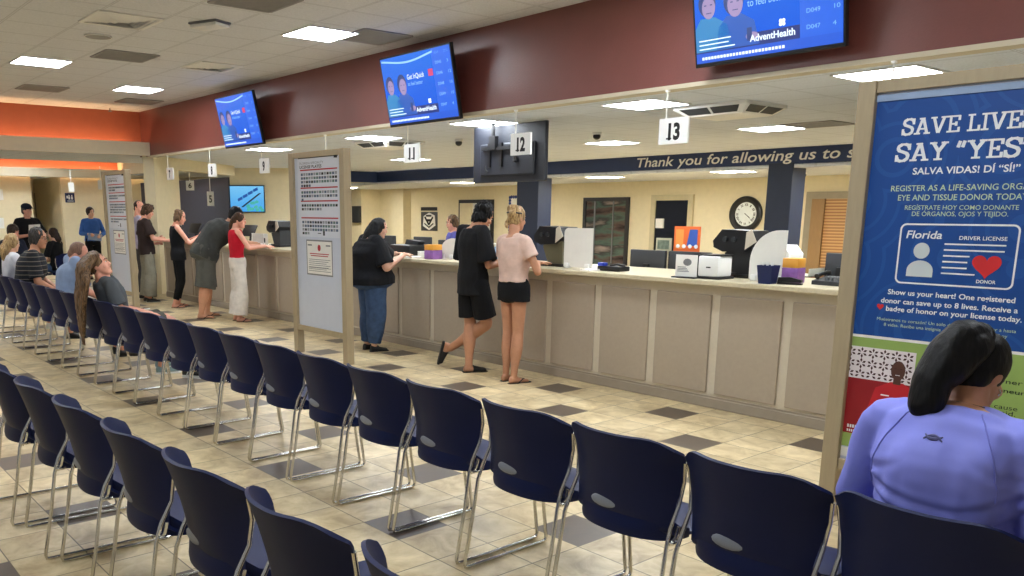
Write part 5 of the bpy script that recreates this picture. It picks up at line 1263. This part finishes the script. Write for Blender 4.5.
# woman in red
p = Person('person', 'woman in a red sleeveless top and white trousers with a brown braid', (-11.50, 5.56, 0), -0.15, 1.60, 0.92, 'rosy', voxel=.008, fem=True)
p.set(elR=(.26, .10, 1.08), wrR=(.22, .36, 1.10), elL=(-.25, .08, 1.08), wrL=(-.12, .38, 1.10), head=(.03, .05, 1.475))
p.headrot = (-.15, 0, -.5); p.hand = {'R': dict(dir=(0, 1, 0), palm=(-.3, 0, -1), curl=.12), 'L': dict(dir=(.4, 1, 0), palm=(.3, 0, -1), curl=.12)}
p.body(); p.hair(HAIR['brown'], 'tied', [('limb', [(0, -.10, .02), (.0, -.13, -.08), (-.01, -.12, -.22), (-.01, -.10, -.36)], [.035, .032, .026, .012])])
p.top(C['redtop'], 0, .013, 2, sleeveless=True, hemdrop=.05); p.bottom(C['whitepants'], 1.95, .022, .035, flare=.02); p.shoes(M['rubberdk'], 'flip')

# big man leaning
p = Person('person', 'large man in charcoal tee and grey shorts leaning over the counter', (-12.22, 5.35, 0), -0.25, 1.86, 1.36, 'tan', voxel=.009)
p.set(pelvis=(0, .02, .97), waist=(.0, .10, 1.13), chest=(.0, .24, 1.29), neck=(0, .40, 1.43), head=(.02, .52, 1.525), shL=(-.21, .34, 1.36), shR=(.21, .34, 1.36), elL=(-.29, .52, 1.14), elR=(.29, .52, 1.14), wrL=(-.10, .80, 1.11), wrR=(.12, .80, 1.11), hipL=(-.10, .03, .94), hipR=(.10, .03, .94), knL=(-.12, .05, .50), knR=(.12, -.01, .50), anL=(-.14, .04, .08), anR=(.13, -.10, .08))
p.headrot = (-.35, 0, -.1); p.hand = {'R': dict(dir=(-.6, 1, 0), palm=(-.2, 0, -1), curl=.12), 'L': dict(dir=(.6, 1, 0), palm=(.2, 0, -1), curl=.12)}
p.body(); p.hair(HAIR['black'], 'short'); p.top(C['charcoal'], .85, .034, 1, loose=.03, ripple=.009); p.bottom(C['greyshort'], 1.15, .03, .05, name='shorts'); p.shoes(M['rubberdk'], 'flip')

# woman in black tank
p = Person('person', 'woman with short fair hair in a black sleeveless top and black trousers', (-13.85, 5.62, 0), -0.2, 1.63, 1.0, 'rosy', voxel=.009, fem=True)
p.set(elR=(.26, .14, 1.08), wrR=(.13, .38, 1.20), elL=(-.25, .12, 1.06), wrL=(-.05, .36, 1.18), head=(.03, .06, 1.50), anR=(.07, -.12, .07))
p.headrot = (-.3, 0, -.25); p.hand = {'R': dict(dir=(-.7, .6, .3), palm=(-.6, 0, .4), curl=.7), 'L': dict(dir=(.7, .6, .3), palm=(.6, 0, .4), curl=.7)}
p.body(); p.hair(HAIR['light'], 'full', [('ell', (0, -.05, .085), (.07, .07, .05))], ripple=.016, cap=.98)
p.top(C['black'], 0, .015, 1, sleeveless=True, hemdrop=.03); p.bottom(C['blacktwill'], 1.86, .010, .0, name='trousers'); p.shoes(M['rubber'], 'flip')

# boy in brown tee
p = Person('person', 'young man in dark brown tee and baggy khaki trousers at counter end', (-14.98, 5.50, 0), -0.1, 1.73, 0.98, 'rosy', voxel=.009)
p.set(elR=(.27, .06, 1.12), wrR=(.30, .34, 1.09), elL=(-.28, .0, 1.12), wrL=(-.27, .22, 1.02), head=(.03, .06, 1.60)); p.headrot = (-.4, 0, -.2)
p.hand = {'R': dict(dir=(.2, 1, -.1), palm=(-.2, 0, -1), curl=.12), 'L': dict(dir=(.1, 1, .1), palm=(.6, 0, -.8))}
p.body(); p.hair(HAIR['brown'], 'full', [('ell', (0, .02, .09), (.07, .07, .045))], ripple=.018)
p.top(C['browntee'], .80, .028, 1, loose=.04, hemdrop=.02); p.bottom(C['khaki'], 1.95, .018, .05, flare=.015, ripple=.010); p.shoes(M['black'], 'shoe', M['white'])

# man behind the licence board
p = Person('person', 'man in pale lilac polo and slate trousers half hidden by the left board', (-15.70, 5.66, 0), -0.35, 1.79, 1.0, 'rosy', voxel=.010)
p.set(elR=(.26, .05, 1.14), wrR=(.20, .32, 1.10), elL=(-.26, .05, 1.14), wrL=(-.15, .32, 1.10)); p.headrot = (-.1, 0, -.7)
p.body(); p.hair(HAIR['dark'], 'crop'); p.top(C['lilac'], .85, .02, 1); p.bottom(C['slate'], 1.95, .016, .015); p.shoes(M['black'], 'shoe', M['white'])

# standing man in blue shirt, far
p = Person('person', 'man in a blue long-sleeved shirt and dark trousers holding blue papers', (-20.9, 6.39, 0), -1.75, 1.68, 1.05, 'fair', voxel=.011)
p.set(elR=(.25, .02, 1.08), wrR=(.10, .26, 1.06), elL=(-.27, -.02, 1.08), wrL=(-.16, .24, 1.02)); p.headrot = (-.05, 0, .45); p.hand = {'R': dict(curl=.6), 'L': dict(curl=.6)}
p.body(); p.hair(HAIR['dark'], 'short', front=-.008); p.top(C['blue'], 1.9, .02, 2, loose=.01, hemdrop=.03); p.bottom(C['blacktwill'], 1.95, .015, .012); p.shoes(M['black'], 'shoe')
bx = thing('folded_papers', 'blue and white papers in the hands of the man in the blue shirt', 'papers', (-20.63, 6.34, 1.0), -1.75)
MB().add([(-.16, 0, -.10), (.14, .02, -.06), (.12, .05, .10), (-.18, .03, .06), (-.16, .012, -.10), (.14, .032, -.06), (.12, .062, .10), (-.18, .042, .06)], [[0, 1, 2, 3], [7, 6, 5, 4], [0, 4, 5, 1], [1, 5, 6, 2], [2, 6, 7, 3], [3, 7, 4, 0]]).build('sheets', C['paleblue'], bx, False)

# man in cap, far left
p = Person('person', 'man in a dark cap and open black shirt holding a white sheet', (-18.05, 4.30, 0), -1.45, 1.73, 1.12, 'rosy', voxel=.010)
p.set(elR=(.29, .03, 1.10), wrR=(.06, .25, 1.14), elL=(-.29, .03, 1.12), wrL=(-.12, .28, 1.18)); p.headrot = (-.1, 0, .75); p.hand = {'R': dict(dir=(-1, .3, .1), palm=(0, -.2, 1), curl=.6), 'L': dict(dir=(.4, 1, .3), palm=(.5, -.2, .4), curl=.6)}
p.body(); p.hair(HAIR['grey'], 'crop'); p.top(C['black'], .9, .026, 1, loose=.03); p.bottom(C['slate'], 1.95, .016, .012); p.shoes(M['black'], 'shoe')
H = p.headmat(); cp = MB(); q = MB()
q.ell((0, -.006, .075), (.092, .108, .075), 20, 12); q.loft([[Vector((x*w_, .085+yy, zz)) for x, w_ in ((-.07, 1), (-.04, 1), (0, 1), (.04, 1), (.07, 1))] for yy, zz in ((0, .075), (.085, .055), (.085, .049), (0, .067))], closed=True)
cp.add([H @ v for v in q.v], q.f); link('cap', remeshed(cp, 'cap', C['navy'], .008, 2), p.t)
hs = thing('held_sheet', 'white sheet held at chest height by the man in the cap', 'papers', (-17.74, 4.30, 1.22), -1.35)
MB().add([(-.15, 0, -.13), (.09, .03, -.14), (.09, .06, .12), (-.15, .03, .13), (-.15, .005, -.13), (.09, .035, -.14), (.09, .065, .12), (-.15, .035, .13)], [[0, 1, 2, 3], [7, 6, 5, 4], [0, 4, 5, 1], [1, 5, 6, 2], [2, 6, 7, 3], [3, 7, 4, 0]]).build('sheet', M['paper'], hs, False)

def seated(name, label, x, y, rz, H, girth, skin, fem=False, vox=.010, lean=(0, 0), zseat=0.455, **kw):
    p = Person(name, label, (x, y, 0), rz, H, girth, skin, voxel=vox, fem=fem); k = p.k; a, b = lean
    p.set(pelvis=(0, 0, zseat+.10), waist=(a*.25, -.02+b*.25, zseat+.26*k), chest=(a*.6, b*.6, zseat+.46*k), neck=(a, b, zseat+.655*k), head=(a*1.2, b*1.2+.03, zseat+.80*k),
          shL=(a*.85-.172*k, b*.85, zseat+.60*k), shR=(a*.85+.172*k, b*.85, zseat+.60*k), elL=(a*.6-.23*k, b*.6+.08, zseat+.30*k), elR=(a*.6+.23*k, b*.6+.08, zseat+.30*k),
          wrL=(-.13, .32, zseat+.20), wrR=(.13, .32, zseat+.20), hipL=(-.09, .03, zseat+.09), hipR=(.09, .03, zseat+.09), knL=(-.12, .44, zseat+.06), knR=(.12, .44, zseat+.06), anL=(-.12, .46, .08), anR=(.12, .46, .08))
    p.set(**kw); p.hand = {'R': dict(dir=(-.2, 1, -.2), palm=(0, -.2, -1)), 'L': dict(dir=(.2, 1, -.2), palm=(0, -.2, -1))}
    return p
# striped polo
def striped():
    m, nt, b = nodes_of('black_striped_pique'); N = nt.nodes; L = nt.links
    tc = N.new('ShaderNodeTexCoord'); sp = N.new('ShaderNodeSeparateXYZ'); L.new(tc.outputs['Object'], sp.inputs[0])
    f = math_node(nt, 'FRACT', math_node(nt, 'DIVIDE', sp.outputs[2], 0.055)); st = math_node(nt, 'LESS_THAN', f, 0.14)
    mx = N.new('ShaderNodeMix'); mx.data_type = 'RGBA'; L.new(st, mx.inputs[0]); mx.inputs[6].default_value = lin((20, 22, 30)); mx.inputs[7].default_value = lin((120, 112, 100))
    L.new(mx.outputs[2], b.inputs['Base Color']); b.inputs['Roughness'].default_value = 0.85; return m
p = seated('person', 'seated man with dark grey hair in a black striped polo', -11.55, 2.68, -0.35, 1.84, 1.25, 'tan', lean=(-.02, .12), zseat=.43)
p.headrot = (-.1, 0, -.35); p.body(); p.hair(HAIR['grey'], 'full', ripple=.012); p.top(striped(), .9, .024, 1, loose=.025); p.bottom(C['khaki'], 1.9, .016, .01); p.shoes(M['black'], 'shoe')
gl = MB(); H = p.headmat()
for sg in (-1, 1):
    gl.tube([H @ Vector((sg*.034+.02*math.cos(a), .100, .006+.016*math.sin(a))) for a in [2*PI*i/12 for i in range(13)]], .0022, 6); gl.tube([H @ Vector((sg*.055, .098, .01)), H @ Vector((sg*.078, .05, .012)), H @ Vector((sg*.08, -.02, .006))], .0022, 6)
gl.tube([H @ Vector((-.014, .102, .01)), H @ Vector((.014, .102, .01))], .0022, 6); gl.build('glasses', M['black'], p.t)
# leaning man with shaved head
p = seated('person', 'seated man with a shaved head in a pale blue shirt leaning forward', -9.66, 2.68, -0.1, 1.80, 1.15, 'rosy', lean=(-.06, .06))
p.set(head=(-.09, .12, 1.15), neck=(-.06, .06, 1.04)); p.headrot = (-.55, .2, -.3); p.body(); p.hair(HAIR['stubble'], 'crop', vox=.008, ripple=.001); p.top(C['paleblue'], .9, .024, 1, loose=.02); p.bottom(C['slate'], 1.9, .016, .01); p.shoes(M['black'], 'shoe')
# reclining woman whose long hair hangs behind the chair
p = seated('person', 'reclining woman in grey top whose long streaked hair hangs behind the chair', -7.98, 2.64, -0.1, 1.66, 0.95, 'rosy', fem=True, vox=.009, lean=(0, -.22))
p.set(waist=(0, -.03, .68), chest=(0, -.07, .84), neck=(0, -.14, 1.01), head=(.0, -.16, 1.125), shL=(-.17, -.11, .955), shR=(.17, -.11, .955), wrR=(.10, .24, .66), wrL=(-.10, .24, .66), knL=(-.20, .47, .56), knR=(.02, .46, .56), anL=(-.60, .50, .08), anR=(-.28, .42, .08)); p.headrot = (.38, 0, -.45)
p.body(); p.hair(HAIR['light'], 'tied', [])
hh = MB(); H = p.headmat(); c0 = H @ Vector((0, -.05, .05)); 
for j, (dx, r) in enumerate(((-.15, .028), (-.11, .036), (-.07, .040), (-.03, .042), (.01, .042), (.05, .042), (.09, .038), (.13, .034), (.16, .026))):
    hh.limb([c0+Vector((dx*.45, .02, .05)), c0+Vector((dx*.9, -.075, -.04)), Vector((dx*1.15, -.31, 1.0)), Vector((dx*1.1, -.345, .82)), Vector((dx*.8-.01, -.35, .62)), Vector((dx*.4-.02, -.345, .40+.06*(j % 3)))], [r*1.3, r*1.25, r*1.1, r*.85, r*.55, r*.2], 12)
link('hair_lengths', remeshed(hh, 'hair_lengths', HAIR['light'], .009, 2, .010, 26), p.t)
p.top(C['greytee'], .9, .024, 1, loose=.03); p.bottom(C['greyshort'], .85, .02, .03, name='shorts'); p.shoes(mat('teal_canvas', (122, 146, 150), 0.8), 'shoe', M['white'])
ph_ = thing('held_phone', 'white phone on the lap of the reclining woman', 'phone', (-8.16, 2.90, 0.668), .4)
MB().box(-.04, .04, -.08, .08, 0, .009, .003).build('phone_case', M['white'], ph_); MB().box(-.035, .035, -.074, .074, .009, .010).build('phone_screen', M['glassdark'], ph_, False)
p = seated('person', 'seated woman with blond hair in white, half behind the striped polo', -12.25, 2.68, 0.1, 1.62, .95, 'fair', fem=True)
p.headrot = (-.2, 0, .2); p.body(); p.hair(HAIR['blond'], 'full', [('limb', [(0, -.07, 0), (0, -.11, -.12), (0, -.10, -.25)], [.06, .07, .03])], ripple=.012); p.top(C['whitet'], .9, .022, 1, loose=.02); p.bottom(C['denim'], 1.9, .016, .01); p.shoes(M['white'], 'shoe')
# seated persons farther left
p = seated('person', 'seated woman with dark shoulder hair in a black top beyond the row', -17.0, 4.50, 2.3, 1.58, .95, 'fair', fem=True)
p.headrot = (-.05, 0, .2); p.body(); p.hair(HAIR['dark'], 'full', [('limb', [(0, -.07, 0), (0, -.10, -.12), (0, -.09, -.22)], [.06, .07, .03])]); p.top(C['black'], .9, .02, 1); p.bottom(C['denim'], 1.9, .016, .01); p.shoes(M['black'], 'shoe')
p = seated('person', 'seated man in dark navy shirt resting his hand on his face', -16.6, 3.62, -1.2, 1.72, 1.1, 'rosy', lean=(0, .1))
p.set(elR=(.24, .28, .78), wrR=(.06, .20, 1.03)); p.hand = {'R': dict(dir=(-.2, 0, 1), palm=(0, -1, 0), curl=.6)}; p.headrot = (-.2, 0, .3)
p.hand['L'] = dict(dir=(.2, 1, -.2), palm=(0, -.2, -1)); p.body(); p.hair(HAIR['dark'], 'short'); p.top(C['navy'], .9, .024, 1, loose=.02); p.bottom(C['khaki'], .95, .02, .03, name='shorts'); p.shoes(M['white'], 'shoe')
for (x, y, r, lab) in ((-17.0, 4.50, 2.3, 'navy chair under the seated woman with dark shoulder hair'), (-16.6, 3.62, -1.2, 'navy chair under the seated man in the dark navy shirt')):
    d = Vector((-math.sin(r), math.cos(r))); place_chair(x-d.x*.30, y-d.y*.30, lab, 'chairs of the far seating', r)
# clerk behind the counter
p = Person('person', 'clerk in purple and blue behind the counter facing the girl in jeans', (-9.45, 7.98, 0), 2.6, 1.55, 1.0, 'rosy', voxel=.010, fem=True)
p.set(elR=(.26, .08, 1.0), wrR=(.14, .32, 1.02), elL=(-.26, .08, 1.0), wrL=(-.14, .32, 1.02)); p.headrot = (-.2, 0, .2)
p.body(); p.hair(HAIR['light'], 'full'); p.top(cloth('violet_blue_knit', (84, 84, 150)), 1.9, .02, 1); p.bottom(C['slate'], 1.9, .016, .01); p.shoes(M['black'], 'shoe')
sn = thing('sneaker', 'black and white striped sneaker on the floor under the front row', 'shoe', (-7.86, 3.22, 0), -.9)
so = MB(); so.loft([[Vector((x, y, z)) for x, y in foot_outline(1.15)] for z in (0, .022)]); so.build('sole', M['white'], sn, True, 40)
up_ = MB(); up_.loft([[Vector((w*math.cos(2*PI*i/16), t, .02+h*(.5+.5*math.sin(2*PI*i/16)))) for i in range(16)] for t, w, h in ((-.06, .02, .05), (-.045, .034, .085), (0, .037, .085), (.05, .04, .07), (.10, .047, .05), (.15, .045, .04), (.185, .03, .025), (.195, .012, .012))]); up_.build('upper', M['black'], sn, True, 60)
st = MB()
for k in range(3): st.tube([(.036, .0+k*.03, .03), (.042, .015+k*.03, .06), (.03, .03+k*.03, .085)], .004, 6).tube([(-.036, .0+k*.03, .03), (-.042, .015+k*.03, .06), (-.03, .03+k*.03, .085)], .004, 6)
st.build('stripe', M['white'], sn)

# ------------------------------------------------------------------ woman in lavender, front right
LAV = cloth('lavender_performance_knit', (134, 140, 226), 0.55, bump=0.06, bscale=500, var=0.03)
p = Person('person', 'woman in lavender long-sleeved top with dark gathered ponytail, seated, back turned', (-0.885, 2.66, 0), -0.05, 1.68, 1.26, 'tan', voxel=.006, fem=True)
p.set(pelvis=(0, -.01, .56), waist=(0, -.03, .72), chest=(-.005, -.02, .89), neck=(-.005, .05, 1.06), head=(-.015, .125, 1.150), shL=(-.20, .0, .985), shR=(.20, .0, .985), elL=(-.295, .04, .71), elR=(.250, .01, .73), wrL=(-.12, .33, .64), wrR=(-.04, .40, .60),
      hipL=(-.09, .02, .55), hipR=(.09, .02, .55), knL=(-.12, .44, .52), knR=(.12, .44, .52), anL=(-.12, .46, .08), anR=(.12, .46, .08))
p.headrot = (-.45, 0.05, -.05); p.hand = {'R': dict(dir=(-.5, 1, 0), palm=(-.5, -.3, .6), curl=.7), 'L': dict(dir=(.5, 1, 0), palm=(.5, -.3, .6), curl=.7)}
p.R.update(ua=.052)
p.body()
p.hair(HAIR['black'], 'tied', [], vox=.006, ripple=.003)
pt = MB(); q = MB()
q.limb([(-.005, -.075, .085), (-.02, -.125, .075), (-.035, -.145, .0), (-.045, -.145, -.09), (-.040, -.135, -.175), (-.030, -.125, -.215)], [.045, .052, .060, .060, .050, .020], 18)
q.limb([(.0, -.085, .07), (.01, -.115, .04), (-.01, -.135, -.04), (-.03, -.14, -.12)], [.05, .05, .05, .025], 16)
H = p.headmat(); pt.add([H @ v for v in q.v], q.f); link('ponytail', remeshed(pt, 'ponytail', HAIR['black'], .006, 2, .004, 22), p.t)
te = MB(); te.tube([H @ Vector((-.005+.047*math.cos(a), -.088, .082+.047*math.sin(a))) for a in [2*PI*i/16 for i in range(17)]], .007, 8); te.build('hair_tie', M['black'], p.t)
ea = MB(); ea.tube([H @ Vector((.079, -.004, -.04)), H @ Vector((.084, -.002, -.05)), H @ Vector((.080, .0, -.058))], .003, 8); ea.build('earring', M['chrome'], p.t)
SHIRT = p.top(LAV, 1.92, .020, 1, loose=.016, hemdrop=.02, ripple=.012, rfreq=8)
p.bottom(C['slate'], 1.9, .016, .01); p.shoes(M['white'], 'shoe')
nk = MB(); nc = p.J['neck']
nk.tube([nc+Vector((.064*math.cos(a), .008+.062*math.sin(a), -.004-.020*math.sin(a))) for a in [2*PI*i/28 for i in range(29)]], .005, 8); nk.build('cord_necklace', mat('dark_cord', (40, 30, 26), 0.6), p.t)
# creases pulled from the armpits and over the lower back
CR = [((-.19, .84), (.16, .80), .0075), ((-.20, .82), (.05, .74), .009), ((-.20, .80), (-.06, .70), .008), ((-.21, .86), (-.05, .93), .006), ((.22, .86), (.04, .80), .007), ((.22, .82), (.06, .72), .009), ((.20, .78), (-.08, .68), .008), ((-.12, .70), (.16, .66), .006), ((.20, .90), (.08, .97), .005)]
for v in SHIRT.data.vertices:
    if v.co.y > .03 and abs(v.co.x) < .2: continue
    d = 0.0
    for (x0, z0), (x1, z1), dep in CR:
        ex, ez = x1-x0, z1-z0; l2 = ex*ex+ez*ez; t_ = ((v.co.x-x0)*ex+(v.co.z-z0)*ez)/l2
        if -.1 < t_ < 1.05:
            bow = .012*math.sin(PI*max(0, min(1, t_))); px_ = x0+ex*t_; pz_ = z0+ez*t_-bow; r2 = (v.co.x-px_)**2+(v.co.z-pz_)**2
            fade = max(0, min(1, (1.05-t_)))*min(1, (t_+.1)*5); d += dep*fade*(math.exp(-r2/(.010**2)) - .6*math.exp(-((math.sqrt(r2)-.022)/.012)**2))
    v.co -= v.normal*d
SHIRT.data.update()
SEAM = cloth('lavender_seam', (120, 124, 206))
def on_shirt(pts, off=.0015):
    out = []
    for q in pts:
        ok, c, n, _ = SHIRT.closest_point_on_mesh(Vector(q)); out.append(c+n*off)
    return out
for sd in (-1, 1):
    P_, _ = spline([Vector((sd*.07, -.03, 1.05)), Vector((sd*.12, -.10, 1.01)), Vector((sd*.17, -.14, .93)), Vector((sd*.205, -.14, .82))], [0]*4, 6)
    sm = MB(); sm.tube(on_shirt(P_), .0024, 6); sm.build('raglan_seam', SEAM, p.t)
EMB = mat('grey_emblem_print', (84, 86, 132), 0.5)
for zz, bend in ((.998, -.017), (.978, .017)):
    P_ = [Vector((-.004+.022*(i/6.0-1), -.13, zz+bend*(1-(i/6.0-1)**2))) for i in range(13)]
    em_ = MB(); em_.tube(on_shirt(P_), [0.002+.0032*math.sin(PI*i/12) for i in range(13)], 6); em_.build('back_emblem', EMB, p.t)

bag = thing('cloth_bag', 'small crumpled mauve cloth pouch on the seat beside the woman in lavender', 'bag', (-1.075, 2.60, 0.452), .2)
bm2 = MB(); bm2.loft([[Vector((w_*math.cos(2*PI*i/14)+ox, d_*math.sin(2*PI*i/14), z)) for i in range(14)] for z, w_, d_, ox in ((0, .035, .07, 0), (.02, .042, .085, 0), (.06, .034, .07, -.004), (.10, .022, .05, -.012), (.135, .010, .028, -.02), (.14, .004, .012, -.022))])
link('pouch', remeshed(bm2, 'pouch', cloth('mauve_cloth', (86, 72, 96)), .005, 2, .009, 26), bag)
tb = MB(); tb.tube([Vector((-.02, 0, .135)), Vector((-.03, -.02, .10)), Vector((-.045, -.04, .05))], .004, 6); tb.build('drawstring', C['black'], bag)
# ================================================================== CAMERA, LIGHT, VIEW
cam = bpy.data.cameras.new('camera'); co = bpy.data.objects.new('camera', cam); COL.objects.link(co); sc.camera = co
cam.sensor_width = 36.0; cam.sensor_fit = 'HORIZONTAL'; cam.lens = 839.0/1024*36
cam.shift_x = (512-430)/1024.0; cam.shift_y = (388-288)/1024.0; cam.clip_start = 0.05; cam.clip_end = 200
pitch = math.atan2(178, 839); left = math.atan2(685, math.hypot(839, 178))
fwd = Vector((-math.cos(left)*math.cos(pitch), math.sin(left)*math.cos(pitch), -math.sin(pitch)))
co.location = (0, 0, 1.62); co.rotation_euler = fwd.to_track_quat('-Z', 'Y').to_euler()
w = bpy.data.worlds.new('world'); sc.world = w; w.use_nodes = True
w.node_tree.nodes['Background'].inputs['Color'].default_value = (1.0, 1.0, 1.0, 1); w.node_tree.nodes['Background'].inputs['Strength'].default_value = 0.10
sc.view_settings.view_transform = 'Standard'; sc.view_settings.look = 'None'; sc.view_settings.gamma = 1.0; sc.view_settings.use_curve_mapping = False
sc.view_settings.exposure = 1.52
sc.cycles.use_denoising = True
sc.cycles.max_bounces = 8; sc.cycles.diffuse_bounces = 4; sc.cycles.sample_clamp_indirect = 6.0
